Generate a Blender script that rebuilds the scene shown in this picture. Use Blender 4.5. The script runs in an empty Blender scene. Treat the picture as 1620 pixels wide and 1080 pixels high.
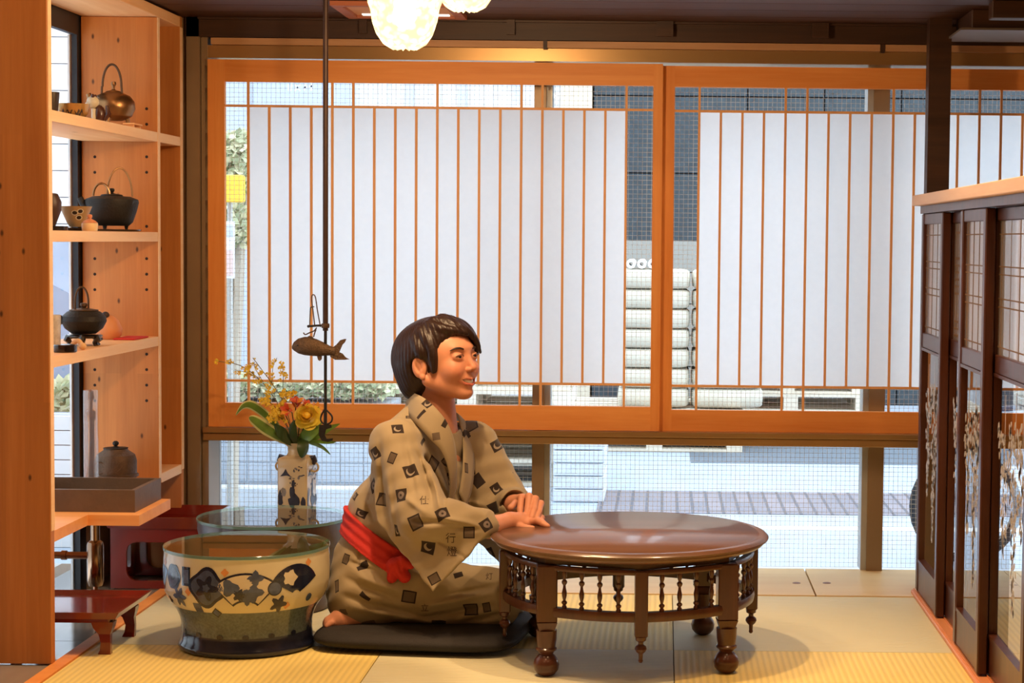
import bpy, bmesh, math, random
import numpy as np
from mathutils import Vector, Matrix, Euler

# ------------------------------------------------------------------ camera
scene = bpy.context.scene
COL = scene.collection
FPX, CX, CY = 2930.0, 1050.0, 540.0          # focal length and optical axis in pixels of a 1620x1080 frame
CAMZ = 1.02
PITCH, ROLL = math.radians(3.125), math.radians(0.6)
cam_d = bpy.data.cameras.new('camera')
cam = bpy.data.objects.new('camera', cam_d); COL.objects.link(cam)
cam_d.sensor_width = 36.0
cam_d.lens = FPX / 1620.0 * 36.0
cam_d.shift_x = (810.0 - CX) / 1620.0
cam_d.shift_y = (CY - 540.0) / 1620.0
cam_d.clip_start = 0.05; cam_d.clip_end = 200
CR = Matrix.Rotation(math.pi/2 - PITCH, 3, 'X') @ Matrix.Rotation(ROLL, 3, 'Z')
cam.matrix_world = Matrix.Translation((0, 0, CAMZ)) @ CR.to_4x4()
scene.camera = cam

# ------------------------------------------------------------------ world, exposure
vs = scene.view_settings
vs.view_transform = 'Standard'; vs.look = 'None'; vs.gamma = 1.0; vs.use_curve_mapping = False
vs.exposure = 0.0
world = bpy.data.worlds.new('overcast_sky'); scene.world = world
world.use_nodes = True
wb = world.node_tree.nodes['Background']
wb.inputs[0].default_value = (0.80, 0.89, 0.98, 1); wb.inputs[1].default_value = 3.85
WARM = (1.0, 0.64, 0.34)

def lamp_light(name, loc, power, parent=None, radius=0.03, color=WARM, spot=None):   # spots point straight down
    d = bpy.data.lights.new(name, 'SPOT' if spot else 'POINT')
    d.energy = power; d.color = color; d.shadow_soft_size = radius
    if spot: d.spot_size = spot; d.spot_blend = 0.6
    o = bpy.data.objects.new(name, d); COL.objects.link(o)
    o.location = Vector(loc) - (ORG.get(parent.name, Vector()) if parent else Vector())
    if parent: o.parent = parent
    return o

def ray(px, py):
    return CR @ Vector(((px - CX)/FPX, -(py - CY)/FPX, -1.0))
def P(px, py, Y):                       # the point of the place at depth Y seen there
    d = ray(px, py); t = Y/d.y
    return Vector((d.x*t, Y, CAMZ + d.z*t))
def G(px, py, z=0.0):                   # the point of a level z seen there
    d = ray(px, py); t = (z - CAMZ)/d.z
    return Vector((d.x*t, d.y*t, z))

# ------------------------------------------------------------------ mesh helpers
ORG = {}
random.seed(7)
def tag(o, label=None, cat=None, group=None, kind=None):
    if label: o['label'] = label
    if cat: o['category'] = cat
    if group: o['group'] = group
    if kind: o['kind'] = kind
    return o
def thing(name, label, cat, loc=(0, 0, 0), group=None, kind=None):
    o = bpy.data.objects.new(name, None); COL.objects.link(o)
    o.location = loc; o.empty_display_size = 0.05
    ORG[o.name] = Vector(loc)
    return tag(o, label, cat, group, kind)
def link(name, me, parent=None, loc=None):
    o = bpy.data.objects.new(name, me); COL.objects.link(o)
    if parent: o.parent = parent; ORG[o.name] = ORG.get(parent.name, Vector()).copy()
    else: ORG[o.name] = Vector()
    if loc is not None: o.location = Vector(loc) - ORG[o.name]
    return o
def mk(name, verts, faces, mats, parent=None, smooth=False, midx=None, sharp=None):
    org = ORG.get(parent.name, Vector()) if parent else Vector()
    me = bpy.data.meshes.new(name)
    me.from_pydata([tuple(Vector(v) - org) for v in verts], [], faces)
    if not isinstance(mats, (list, tuple)): mats = [mats]
    for m in mats: me.materials.append(m)
    if midx is not None: me.polygons.foreach_set('material_index', midx)
    if smooth:
        me.polygons.foreach_set('use_smooth', [True]*len(me.polygons))
        if sharp: me.set_sharp_from_angle(angle=math.radians(sharp))
    me.validate(); me.update()
    return link(name, me, parent)

class MB:
    def __init__(s): s.v = []; s.f = []; s.m = []
    def add(s, v, f, m=0):
        n = len(s.v); s.v += [Vector(p) for p in v]
        s.f += [tuple(i + n for i in q) for q in f]; s.m += [m]*len(f)
        return s
    def box(s, x0, x1, y0, y1, z0, z1, m=0, bev=0.0, M=None):
        if bev <= 0:
            v = [(x, y, z) for x in (x0, x1) for y in (y0, y1) for z in (z0, z1)]
            f = [(0,1,3,2),(4,6,7,5),(0,4,5,1),(2,3,7,6),(0,2,6,4),(1,5,7,3)]
        else:
            b = min(bev, abs(x1-x0)/2.1, abs(y1-y0)/2.1, abs(z1-z0)/2.1)
            bm = bmesh.new(); bmesh.ops.create_cube(bm, size=1)
            for q in bm.verts:
                q.co = Vector((x0 + (q.co.x+.5)*(x1-x0), y0 + (q.co.y+.5)*(y1-y0), z0 + (q.co.z+.5)*(z1-z0)))
            bmesh.ops.bevel(bm, geom=list(bm.edges), offset=b, segments=1, affect='EDGES')
            bm.verts.index_update()
            v = [q.co.copy() for q in bm.verts]; f = [[q.index for q in p.verts] for p in bm.faces]; bm.free()
        if M: v = [M @ Vector(p) for p in v]
        return s.add(v, f, m)
    def tube(s, pts, r, seg=8, m=0, cap=True, closed=False, flat=None):
        pts = [Vector(p) for p in pts]; n = len(pts)
        rs = r if isinstance(r, (list, tuple)) else [r]*n
        V = []; F = []
        t0 = (pts[1]-pts[0]).normalized()
        up = Vector((0, 0, 1)) if abs(t0.z) < .9 else Vector((1, 0, 0))
        nrm = t0.cross(up).normalized()
        for i in range(n):
            a = pts[i-1] if (i > 0 or closed) else pts[i]
            b = pts[(i+1) % n] if (i < n-1 or closed) else pts[i]
            t = (b-a)
            t = t.normalized() if t.length > 1e-9 else t0
            nrm = (nrm - t*nrm.dot(t))
            nrm = nrm.normalized() if nrm.length > 1e-6 else t.orthogonal().normalized()
            bi = t.cross(nrm)
            for k in range(seg):
                an = 2*math.pi*k/seg
                fl = flat if flat else 1.0
                V.append(pts[i] + nrm*(math.cos(an)*rs[i]) + bi*(math.sin(an)*rs[i]*fl))
        m_ = n if closed else n-1
        for i in range(m_):
            j = (i+1) % n
            for k in range(seg):
                k2 = (k+1) % seg
                F.append((i*seg+k, i*seg+k2, j*seg+k2, j*seg+k))
        if cap and not closed:
            F.append(tuple(range(seg-1, -1, -1))); F.append(tuple((n-1)*seg+k for k in range(seg)))
        return s.add(V, F, m)
    def lathe(s, prof, c=(0, 0, 0), seg=32, m=0, M=None, a0=0.0):
        V = []; F = []; n = len(prof); c = Vector(c)
        mm = m if isinstance(m, (list, tuple)) else [m]*(n-1)
        idx = []
        for (r, z) in prof:
            if r < 1e-6: idx.append([len(V)]*seg); V.append(Vector((0, 0, z)))
            else:
                idx.append(list(range(len(V), len(V)+seg)))
                V += [Vector((r*math.cos(a0+2*math.pi*k/seg), r*math.sin(a0+2*math.pi*k/seg), z)) for k in range(seg)]
        FM = []
        for i in range(n-1):
            for k in range(seg):
                k2 = (k+1) % seg
                q = [idx[i][k], idx[i][k2], idx[i+1][k2], idx[i+1][k]]
                q = [a for j, a in enumerate(q) if a not in q[:j]]
                if len(q) > 2: F.append(tuple(q)); FM.append(mm[i])
        if M: V = [M @ p for p in V]
        V = [p + c for p in V]
        b = len(s.v); s.v += V; s.f += [tuple(i+b for i in q) for q in F]; s.m += FM
        return s
    def ball(s, c, r, seg=12, rings=8, m=0, M=None):
        if not isinstance(r, (list, tuple)): r = (r, r, r)
        V = []; F = []
        for i in range(rings+1):
            th = math.pi*i/rings
            for k in range(seg):
                ph = 2*math.pi*k/seg
                p = Vector((r[0]*math.sin(th)*math.cos(ph), r[1]*math.sin(th)*math.sin(ph), r[2]*math.cos(th)))
                V.append((M @ p if M else p) + Vector(c))
        for i in range(rings):
            for k in range(seg):
                k2 = (k+1) % seg
                F.append((i*seg+k, (i+1)*seg+k, (i+1)*seg+k2, i*seg+k2))
        return s.add(V, F, m)
    def prism(s, poly, d0, d1, axis='Y', m=0):
        n = len(poly)
        def w(p, d):
            return {'Y': (p[0], d, p[1]), 'X': (d, p[0], p[1]), 'Z': (p[0], p[1], d)}[axis]
        V = [w(p, d0) for p in poly] + [w(p, d1) for p in poly]
        F = [tuple(range(n)), tuple(range(2*n-1, n-1, -1))] + [(i, i+n, (i+1) % n + n, (i+1) % n) for i in range(n)]
        return s.add(V, F, m)
    def build(s, name, mats, parent=None, smooth=False, sharp=35):
        o = mk(name, s.v, s.f, mats, parent, smooth, s.m, sharp if smooth else None)
        bm = bmesh.new(); bm.from_mesh(o.data)
        bmesh.ops.remove_doubles(bm, verts=bm.verts, dist=1e-6)
        bmesh.ops.recalc_face_normals(bm, faces=bm.faces); bm.to_mesh(o.data); bm.free()
        if smooth: o.data.set_sharp_from_angle(angle=math.radians(sharp))
        return o
def box(name, x0, x1, y0, y1, z0, z1, mat, parent=None, bev=0.0):
    return MB().box(x0, x1, y0, y1, z0, z1, 0, bev).build(name, mat, parent)

_unit = {}
def bar(name, x0, x1, y0, y1, z0, z1, mat, parent=None, rot=None):
    """a box piece that shares one unit mesh per material"""
    key = mat.name
    if key not in _unit:
        b = MB().box(-.5, .5, -.5, .5, -.5, .5)
        me = bpy.data.meshes.new('bar_' + key); me.from_pydata([tuple(v) for v in b.v], [], b.f); me.materials.append(mat)
        _unit[key] = me
    o = link(name, _unit[key], parent, ((x0+x1)/2, (y0+y1)/2, (z0+z1)/2))
    o.scale = (abs(x1-x0), abs(y1-y0), abs(z1-z0))
    if rot: o.rotation_euler = rot
    return o
def copy_tree(o, parent=None, loc=None):
    c = o.copy(); COL.objects.link(c); c.parent = parent
    ORG[c.name] = ORG.get(o.name, Vector()).copy()
    for ch in list(o.children): copy_tree(ch, c)
    if loc is not None: c.location = loc
    return c
def struct(o): return tag(o, kind='structure')
def smoothpath(pts, n=8):
    pts = [Vector(p) for p in pts]; out = []
    for i in range(len(pts)-1):
        p0 = pts[max(i-1, 0)]; p1 = pts[i]; p2 = pts[i+1]; p3 = pts[min(i+2, len(pts)-1)]
        for k in range(n):
            t = k/n
            out.append(.5*((2*p1) + (p2-p0)*t + (2*p0-5*p1+4*p2-p3)*t*t + (3*p1-p0-3*p2+p3)*t**3))
    out.append(pts[-1]); return out

# ------------------------------------------------------------------ materials
def lin(c):
    return tuple((x/12.92 if x <= .04045 else ((x+.055)/1.055)**2.4) for x in [q/255 for q in c])
def nodes(name):
    m = bpy.data.materials.new(name); m.use_nodes = True
    nt = m.node_tree; b = nt.nodes['Principled BSDF']
    return m, nt, b
def N(nt, t, **k):
    n = nt.nodes.new(t)
    for a, v in k.items(): setattr(n, a, v)
    return n
def setc(sock, c): sock.default_value = (c[0], c[1], c[2], 1)
def flat(name, c, rough=.5, metal=0.0, var=.08, scale=20, bump=0.0, bscale=60, spec=.5, coat=0.0, stretch=(1, 1, 1)):
    m, nt, b = nodes(name); L = nt.links; c = lin(c)
    tc = N(nt, 'ShaderNodeTexCoord'); mp = N(nt, 'ShaderNodeMapping'); mp.inputs['Scale'].default_value = stretch
    L.new(tc.outputs['Object'], mp.inputs[0])
    nz = N(nt, 'ShaderNodeTexNoise'); nz.inputs['Scale'].default_value = scale; nz.inputs['Detail'].default_value = 5
    L.new(mp.outputs[0], nz.inputs['Vector'])
    mx = N(nt, 'ShaderNodeMix', data_type='RGBA')
    setc(mx.inputs['A'], [max(0, x*(1-var*2)) for x in c]); setc(mx.inputs['B'], [min(1, x*(1+var*2)) for x in c])
    L.new(nz.outputs['Fac'], mx.inputs['Factor']); L.new(mx.outputs['Result'], b.inputs['Base Color'])
    b.inputs['Roughness'].default_value = rough; b.inputs['Metallic'].default_value = metal
    b.inputs['Specular IOR Level'].default_value = spec; b.inputs['Coat Weight'].default_value = coat
    b.inputs['Coat Roughness'].default_value = .08
    if bump:
        n2 = N(nt, 'ShaderNodeTexNoise'); n2.inputs['Scale'].default_value = bscale; n2.inputs['Detail'].default_value = 4
        L.new(mp.outputs[0], n2.inputs['Vector'])
        bp = N(nt, 'ShaderNodeBump'); bp.inputs['Strength'].default_value = bump; bp.inputs['Distance'].default_value = .004
        L.new(n2.outputs['Fac'], bp.inputs['Height']); L.new(bp.outputs[0], b.inputs['Normal'])
    return m
def wood(name, c1, c2, axis='Z', rough=.45, scale=9, knots=0.0, coat=0.0, stave=0.0, spec=.4):
    m, nt, b = nodes(name); L = nt.links; c1, c2 = lin(c1), lin(c2)
    tc = N(nt, 'ShaderNodeTexCoord'); mp = N(nt, 'ShaderNodeMapping')
    s = {'X': (.06, 1, 1), 'Y': (1, .06, 1), 'Z': (1, 1, .06)}[axis]
    mp.inputs['Scale'].default_value = [q*scale for q in s]
    geo = N(nt, 'ShaderNodeNewGeometry')
    L.new(geo.outputs['Position'], mp.inputs[0])
    nz = N(nt, 'ShaderNodeTexNoise'); nz.inputs['Scale'].default_value = 3; nz.inputs['Detail'].default_value = 6; nz.inputs['Distortion'].default_value = .6
    L.new(mp.outputs[0], nz.inputs['Vector'])
    n2 = N(nt, 'ShaderNodeTexNoise'); n2.inputs['Scale'].default_value = 22; n2.inputs['Detail'].default_value = 3
    L.new(mp.outputs[0], n2.inputs['Vector'])
    ad = N(nt, 'ShaderNodeMath', operation='MULTIPLY_ADD'); ad.inputs[1].default_value = .35
    L.new(n2.outputs['Fac'], ad.inputs[0]); L.new(nz.outputs['Fac'], ad.inputs[2])
    rp = N(nt, 'ShaderNodeValToRGB'); rp.color_ramp.elements[0].position = .42; rp.color_ramp.elements[1].position = .88
    rp.color_ramp.elements[0].color = (*c1, 1); rp.color_ramp.elements[1].color = (*c2, 1)
    L.new(ad.outputs[0], rp.inputs[0]); out = rp.outputs[0]
    if stave:                                # glued laminated staves, each of its own tone
        mv = N(nt, 'ShaderNodeMapping')
        mv.inputs['Scale'].default_value = {'X': (1.6, 22, 22), 'Y': (22, 1.6, 22), 'Z': (22, 22, 1.6)}[axis]
        L.new(geo.outputs['Position'], mv.inputs[0])
        vo = N(nt, 'ShaderNodeTexWhiteNoise', noise_dimensions='3D')
        fl = N(nt, 'ShaderNodeVectorMath', operation='FLOOR'); L.new(mv.outputs[0], fl.inputs[0]); L.new(fl.outputs[0], vo.inputs['Vector'])
        hm = N(nt, 'ShaderNodeMapRange'); hm.inputs['To Min'].default_value = 1-stave; hm.inputs['To Max'].default_value = 1+stave
        L.new(vo.outputs['Value'], hm.inputs['Value'])
        mu = N(nt, 'ShaderNodeVectorMath', operation='MULTIPLY'); L.new(out, mu.inputs[0]); L.new(hm.outputs[0], mu.inputs[1]); out = mu.outputs[0]
    if knots:
        sep = N(nt, 'ShaderNodeSeparateXYZ'); L.new(geo.outputs['Position'], sep.inputs[0]); cmb = N(nt, 'ShaderNodeCombineXYZ')
        for (src, dst, k_) in ({'X': (('X', 'X', 5), ('Y', 'Y', 9)), 'Y': (('X', 'X', 9), ('Y', 'Y', 5)), 'Z': (('X', 'X', 16), ('Z', 'Y', 8))}[axis]):
            mu_ = N(nt, 'ShaderNodeMath', operation='MULTIPLY'); mu_.inputs[1].default_value = k_; L.new(sep.outputs[src], mu_.inputs[0]); L.new(mu_.outputs[0], cmb.inputs[dst])
        vk = N(nt, 'ShaderNodeTexVoronoi', voronoi_dimensions='2D'); vk.inputs['Scale'].default_value = 1.0
        L.new(cmb.outputs[0], vk.inputs['Vector'])
        kr = N(nt, 'ShaderNodeValToRGB'); kr.color_ramp.elements[0].position = .03; kr.color_ramp.elements[1].position = .08
        kr.color_ramp.elements[0].color = (1, 1, 1, 1); kr.color_ramp.elements[1].color = (0, 0, 0, 1)
        L.new(vk.outputs['Distance'], kr.inputs[0])
        few = N(nt, 'ShaderNodeSeparateColor'); L.new(vk.outputs['Color'], few.inputs[0]); lt3 = N(nt, 'ShaderNodeMath', operation='LESS_THAN'); lt3.inputs[1].default_value = .26; L.new(few.outputs[0], lt3.inputs[0])
        km = N(nt, 'ShaderNodeMath', operation='MULTIPLY'); L.new(kr.outputs[0], km.inputs[0]); L.new(lt3.outputs[0], km.inputs[1])
        kk = N(nt, 'ShaderNodeMath', operation='MULTIPLY'); kk.inputs[1].default_value = knots; L.new(km.outputs[0], kk.inputs[0])
        mx = N(nt, 'ShaderNodeMix', data_type='RGBA'); L.new(kk.outputs[0], mx.inputs['Factor']); L.new(out, mx.inputs['A'])
        setc(mx.inputs['B'], [q*.16 for q in c1]); out = mx.outputs['Result']
    L.new(out, b.inputs['Base Color'])
    b.inputs['Roughness'].default_value = rough; b.inputs['Coat Weight'].default_value = coat; b.inputs['Coat Roughness'].default_value = .1
    b.inputs['Specular IOR Level'].default_value = spec
    bp = N(nt, 'ShaderNodeBump'); bp.inputs['Strength'].default_value = .08; bp.inputs['Distance'].default_value = .002
    L.new(n2.outputs['Fac'], bp.inputs['Height']); L.new(bp.outputs[0], b.inputs['Normal'])
    return m
def glass(name, tint=(1, 1, 1), ior=1.5, rough=0.0, haze=0.0, hazec=(.9, .93, 1)):
    m = bpy.data.materials.new(name); m.use_nodes = True; nt = m.node_tree; L = nt.links
    nt.nodes.remove(nt.nodes['Principled BSDF']); out = nt.nodes['Material Output']
    tr = N(nt, 'ShaderNodeBsdfTransparent'); setc(tr.inputs[0], tint)
    gl = N(nt, 'ShaderNodeBsdfGlossy'); gl.inputs['Roughness'].default_value = rough; setc(gl.inputs[0], (1, 1, 1))
    fr = N(nt, 'ShaderNodeFresnel'); fr.inputs[0].default_value = ior
    geo = N(nt, 'ShaderNodeNewGeometry'); ff = N(nt, 'ShaderNodeMath', operation='SUBTRACT'); ff.inputs[0].default_value = 1.0; L.new(geo.outputs['Backfacing'], ff.inputs[1])
    fm = N(nt, 'ShaderNodeMath', operation='MULTIPLY'); L.new(fr.outputs[0], fm.inputs[0]); L.new(ff.outputs[0], fm.inputs[1])   # only the entry face mirrors
    mx = N(nt, 'ShaderNodeMixShader'); L.new(fm.outputs[0], mx.inputs[0]); L.new(gl.outputs[0], mx.inputs[2])
    src = tr.outputs[0]
    if haze:
        df = N(nt, 'ShaderNodeBsdfTranslucent'); setc(df.inputs[0], hazec)
        d2 = N(nt, 'ShaderNodeBsdfDiffuse'); setc(d2.inputs[0], hazec)
        m1 = N(nt, 'ShaderNodeMixShader'); m1.inputs[0].default_value = .35; L.new(df.outputs[0], m1.inputs[1]); L.new(d2.outputs[0], m1.inputs[2])
        m2 = N(nt, 'ShaderNodeMixShader'); m2.inputs[0].default_value = haze; L.new(tr.outputs[0], m2.inputs[1]); L.new(m1.outputs[0], m2.inputs[2])
        src = m2.outputs[0]
    L.new(src, mx.inputs[1]); L.new(mx.outputs[0], out.inputs[0])
    return m
def emit(name, c, s, trans=0.0):
    m = bpy.data.materials.new(name); m.use_nodes = True; nt = m.node_tree; L = nt.links
    nt.nodes.remove(nt.nodes['Principled BSDF']); out = nt.nodes['Material Output']
    e = N(nt, 'ShaderNodeEmission'); setc(e.inputs[0], c); e.inputs[1].default_value = s
    if trans:
        t = N(nt, 'ShaderNodeBsdfTransparent'); mx = N(nt, 'ShaderNodeMixShader'); mx.inputs[0].default_value = trans
        L.new(e.outputs[0], mx.inputs[1]); L.new(t.outputs[0], mx.inputs[2]); L.new(mx.outputs[0], out.inputs[0])
    else: L.new(e.outputs[0], out.inputs[0])
    return m

M = {}
M['hinoki'] = wood('hinoki', (226, 140, 66), (240, 162, 88), 'X', .5, 8)
M['hinoki_v'] = wood('hinoki_vertical', (226, 140, 66), (240, 162, 88), 'Z', .5, 8)
M['kumiko'] = wood('kumiko', (230, 166, 104), (240, 182, 122), 'Z', .55, 8)
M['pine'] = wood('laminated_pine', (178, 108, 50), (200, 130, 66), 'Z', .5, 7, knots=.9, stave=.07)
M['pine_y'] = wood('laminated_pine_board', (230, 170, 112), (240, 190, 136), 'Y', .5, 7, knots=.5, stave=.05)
M['pine_edge_lit'] = wood('pine_board_edge_lit', (236, 190, 140), (244, 206, 160), 'Y', .55, 9)  # paler pine: light caught by the front edges, put into the colour
M['sill'] = wood('pale_sill_wood', (226, 196, 140), (236, 210, 158), 'X', .35, 6, spec=.5)
M['dark_wood'] = wood('dark_stained_wood', (48, 30, 20), (70, 44, 28), 'X', .5, 8)
M['rose_wood'] = wood('reddish_door_wood', (58, 30, 20), (84, 44, 28), 'Z', .35, 10, coat=.15)
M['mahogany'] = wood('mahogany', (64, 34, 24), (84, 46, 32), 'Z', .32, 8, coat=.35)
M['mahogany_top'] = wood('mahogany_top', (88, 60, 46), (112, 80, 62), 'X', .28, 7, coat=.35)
M['steel'] = flat('brown_steel', (146, 122, 94), .42, .25, .10, 6)
M['lintel'] = flat('bronze_lintel', (176, 140, 92), .30, .6, .08, 4)
M['post_steel'] = flat('grey_steel_post', (110, 100, 90), .5, .2, .06)
M['jamb'] = flat('pale_steel_jamb', (176, 176, 172), .4, .3, .04)
M['black_iron'] = flat('black_iron', (42, 38, 35), .55, .5, .15, 40, .35, 160)
M['rust_iron'] = flat('rusty_iron', (92, 70, 52), .5, .6, .2, 60, .4, 200)
M['pole'] = flat('dark_brown_pole', (64, 44, 34), .45, .3, .15, 30)
M['bronze'] = flat('aged_bronze', (150, 112, 74), .32, .9, .15, 30, .1, 90)
M['chrome'] = flat('chrome', (200, 196, 190), .12, 1.0, .02)
M['copper'] = flat('copper_pipe', (140, 96, 70), .2, 1.0, .05)
M['red_lacquer'] = flat('red_lacquer', (112, 26, 18), .18, 0, .05, 10, coat=.6)
M['black_lacquer'] = flat('black_lacquer', (26, 20, 20), .2, 0, .05, coat=.5)
M['window_black'] = flat('black_window_frame', (40, 42, 48), .5, .2, .05)
M['white_edge'] = flat('white_window_edge', (225, 228, 230), .6, 0, .02)
M['glass'] = glass('clear_glass')
M['wire_glass'] = glass('window_glass', (.97, .99, 1), 1.35)
M['paper'] = None
# ------------------------------------------------------------------ special materials
def paper_mat():
    m = bpy.data.materials.new('shoji_paper'); m.use_nodes = True; nt = m.node_tree; L = nt.links
    nt.nodes.remove(nt.nodes['Principled BSDF']); out = nt.nodes['Material Output']
    a = N(nt, 'ShaderNodeBsdfTranslucent'); b = N(nt, 'ShaderNodeBsdfDiffuse')
    geo = N(nt, 'ShaderNodeNewGeometry'); nz = N(nt, 'ShaderNodeTexNoise'); nz.inputs['Scale'].default_value = 60; nz.inputs['Detail'].default_value = 6
    L.new(geo.outputs['Position'], nz.inputs['Vector'])
    mx = N(nt, 'ShaderNodeMix', data_type='RGBA'); setc(mx.inputs['A'], (.90, .91, .92)); setc(mx.inputs['B'], (.97, .97, .97))
    L.new(nz.outputs['Fac'], mx.inputs['Factor']); L.new(mx.outputs['Result'], a.inputs[0]); setc(b.inputs[0], (.85, .85, .86))
    s = N(nt, 'ShaderNodeMixShader'); s.inputs[0].default_value = .22
    L.new(a.outputs[0], s.inputs[1]); L.new(b.outputs[0], s.inputs[2]); L.new(s.outputs[0], out.inputs[0])
    return m
M['paper'] = paper_mat()
def tatami_mat(name, c, axis):
    m, nt, b = nodes(name); L = nt.links; c = lin(c)
    geo = N(nt, 'ShaderNodeNewGeometry')
    wv = N(nt, 'ShaderNodeTexWave', wave_type='BANDS', bands_direction=axis, wave_profile='SIN')
    wv.inputs['Scale'].default_value = 20; wv.inputs['Distortion'].default_value = .15
    L.new(geo.outputs['Position'], wv.inputs['Vector'])
    mp = N(nt, 'ShaderNodeMapping'); mp.inputs['Scale'].default_value = (400, 30, 30) if axis == 'X' else (30, 400, 30)
    L.new(geo.outputs['Position'], mp.inputs[0])
    nz = N(nt, 'ShaderNodeTexNoise'); nz.inputs['Scale'].default_value = 1; L.new(mp.outputs[0], nz.inputs['Vector'])
    ad = N(nt, 'ShaderNodeMath', operation='MULTIPLY_ADD'); ad.inputs[1].default_value = .5
    L.new(nz.outputs['Fac'], ad.inputs[0]); L.new(wv.outputs['Fac'], ad.inputs[2])
    mx = N(nt, 'ShaderNodeMix', data_type='RGBA'); setc(mx.inputs['A'], [q*.86 for q in c]); setc(mx.inputs['B'], [min(1, q*1.08) for q in c])
    L.new(ad.outputs[0], mx.inputs['Factor']); L.new(mx.outputs['Result'], b.inputs['Base Color'])
    b.inputs['Roughness'].default_value = .5; b.inputs['Specular IOR Level'].default_value = .35
    bp = N(nt, 'ShaderNodeBump'); bp.inputs['Strength'].default_value = .5; bp.inputs['Distance'].default_value = .0015
    L.new(ad.outputs[0], bp.inputs['Height']); L.new(bp.outputs[0], b.inputs['Normal'])
    return m
M['tatami_a'] = tatami_mat('tatami_weave_across', (232, 210, 130), 'X')  # yellower than the other mats: sheen of the weave put into the colour
M['tatami_b'] = tatami_mat('tatami_weave_along', (212, 208, 174), 'Y')  # bluer tone paints in the weave's sheen and cool daylight

# ------------------------------------------------------------------ the room
YW = 5.60            # inner plane of the window wall (sliding screens)
YG = 5.76            # wired glass
XF, XB = -1.44, -1.655   # front and back of the shelf unit along the left side
XR = 1.9
SEAMX = G(1065, 1000).x; SEAMY = G(1065, 1028).y
MW = 0.72
FARY = SEAMY + MW
floor = struct(MB().box(-1.9, XR, -2.2, YG + .06, -.12, -.022).build('floor', flat('subfloor', (120, 100, 80), .7)))
xs_m = [SEAMX - 2*MW, SEAMX - MW, SEAMX, SEAMX + MW - .005]
for i in range(3):
    for j in range(-3, 1):
        y1 = FARY + j*MW; y0 = y1 - MW
        m = M['tatami_a'] if (i + j) % 2 else M['tatami_b']
        bar('tatami_mat', xs_m[i]+.0012, xs_m[i+1]-.0012, y0+.0012, y1-.0012, -.022, 0, m, floor)
for j in range(-3, 1):
    y1 = FARY + j*MW
    bar('tatami_mat', .80, .80+MW, y1-MW+.0012, y1-.0012, -.022, 0, M['tatami_b'] if j % 2 else M['tatami_a'], floor)
bar('edge_strip', xs_m[0]-.035, xs_m[0]-.001, 2.4, FARY+.25, -.022, .004, M['hinoki'], floor)
gloss = flat('polished_dark_floor', (150, 140, 126), .12, 0, .06, 8, coat=.4)
bar('shelf_base_board', -1.80, xs_m[0]-.037, 2.4, 4.60, -.022, 0, gloss, floor)
bar('shelf_base_board', -1.80, xs_m[0]-.037, 4.603, YG-.08, -.022, 0, gloss, floor)
bar('floor_board', -1.9, XR, -2.2, 2.38, -.022, 0, wood('floor_boards', (130, 84, 50), (156, 104, 64), 'X', .4), floor)
# pale sill boards between the mats and the glass
sx = G(1283, 925).x
for (a, b_) in ((-1.38, sx-.45), (sx-.448, sx-.0025), (sx+.0025, sx+.62), (sx+.622, XR)):
    bar('sill_board', a, b_, FARY+.002, YG-.03, -.022, .003, M['sill'], floor)
for px in (1260, 1308):
    c = G(px, 922, .003)
    MB().lathe([(0, .0045), (.010, .0045), (.0125, .0033), (.0125, .002)], (c.x, c.y, 0), 20).build('finger_hole_plug', flat('dark_plug', (120, 70, 36), .5), floor, True)

# walls that close the room behind and beside the camera, and the ceilings
plaster = flat('warm_plaster', (160, 130, 100), .85, 0, .04, 6)
struct(box('wall_back', -1.95, XR+.05, -2.25, -2.2, -.12, 2.5, plaster))
struct(box('wall_right', XR, XR+.05, -2.2, YG+.06, -.12, 2.5, plaster))
struct(box('wall_left', -1.95, -1.9, -2.2, 4.2, -.12, 2.5, plaster))
ZC = 1.672
ceil_hi = struct(box('ceiling', -1.95, XR, -2.2, 4.86, 2.45, 2.5, plaster))
dark_ceiling = wood('dark_ceiling_boards', (54, 27, 9), (74, 40, 15), 'X', .55, 7)
soffit = struct(MB().box(-1.95, XR, 4.82, YG+.1, ZC+.02, ZC+.05).build('ceiling_soffit', dark_ceiling))
for k in range(6):
    bar('ceiling_board', -1.94, XR, 4.82+k*.155, 4.82+k*.155+.150, ZC, ZC+.02, dark_ceiling, soffit)
struct(box('wall_above_soffit', -1.95, XR, 4.82, 4.86, ZC+.05, 2.45, plaster))
# dark fascia beams over the window
tr = struct(MB().box(-1.44, XR, YW-.02, YG+.06, P(900, 65, YW).z, ZC, 0).build('trim_1', M['dark_wood']))
bar('fascia_board', -1.40, XR, YW-.034, YW-.021, P(900, 38, YW).z, ZC-.001, M['dark_wood'], tr)
for px in (578, 810, 1052, 1296, 1560):
    c = P(px, 45, YW).x; w = .025 if px in (1052, 1296) else .012
    bar('fascia_cleat', c-w, c+w, YW-.047, YW-.0345, P(900, 58, YW).z, ZC-.001, M['dark_wood'], tr)
# pale strip and the bronze lintel below it
tr2 = struct(MB().box(P(318, 80, YW).x, XR, YW+.004, YG+.06, P(900, 97, YW).z, P(900, 77, YW).z).build('trim_2', M['lintel']))
pale = wood('pale_lintel_strip', (176, 132, 92), (196, 150, 108), 'X', .5)
for (a, b_) in ((335, 860), (866, 1392), (1400, 1640)):
    bar('lintel_strip', P(a, 70, YW).x, P(b_, 70, YW).x, YW-.012, YW+.05, P(900, 77, YW).z+.001, P(900, 66, YW).z, pale, tr2)
for px in (863, 1396):
    c = P(px, 70, YW).x
    bar('strip_joiner', c-.006, c+.006, YW-.014, YW+.04, P(900, 79, YW).z, P(900, 65, YW).z, M['dark_wood'], tr2)
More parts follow.
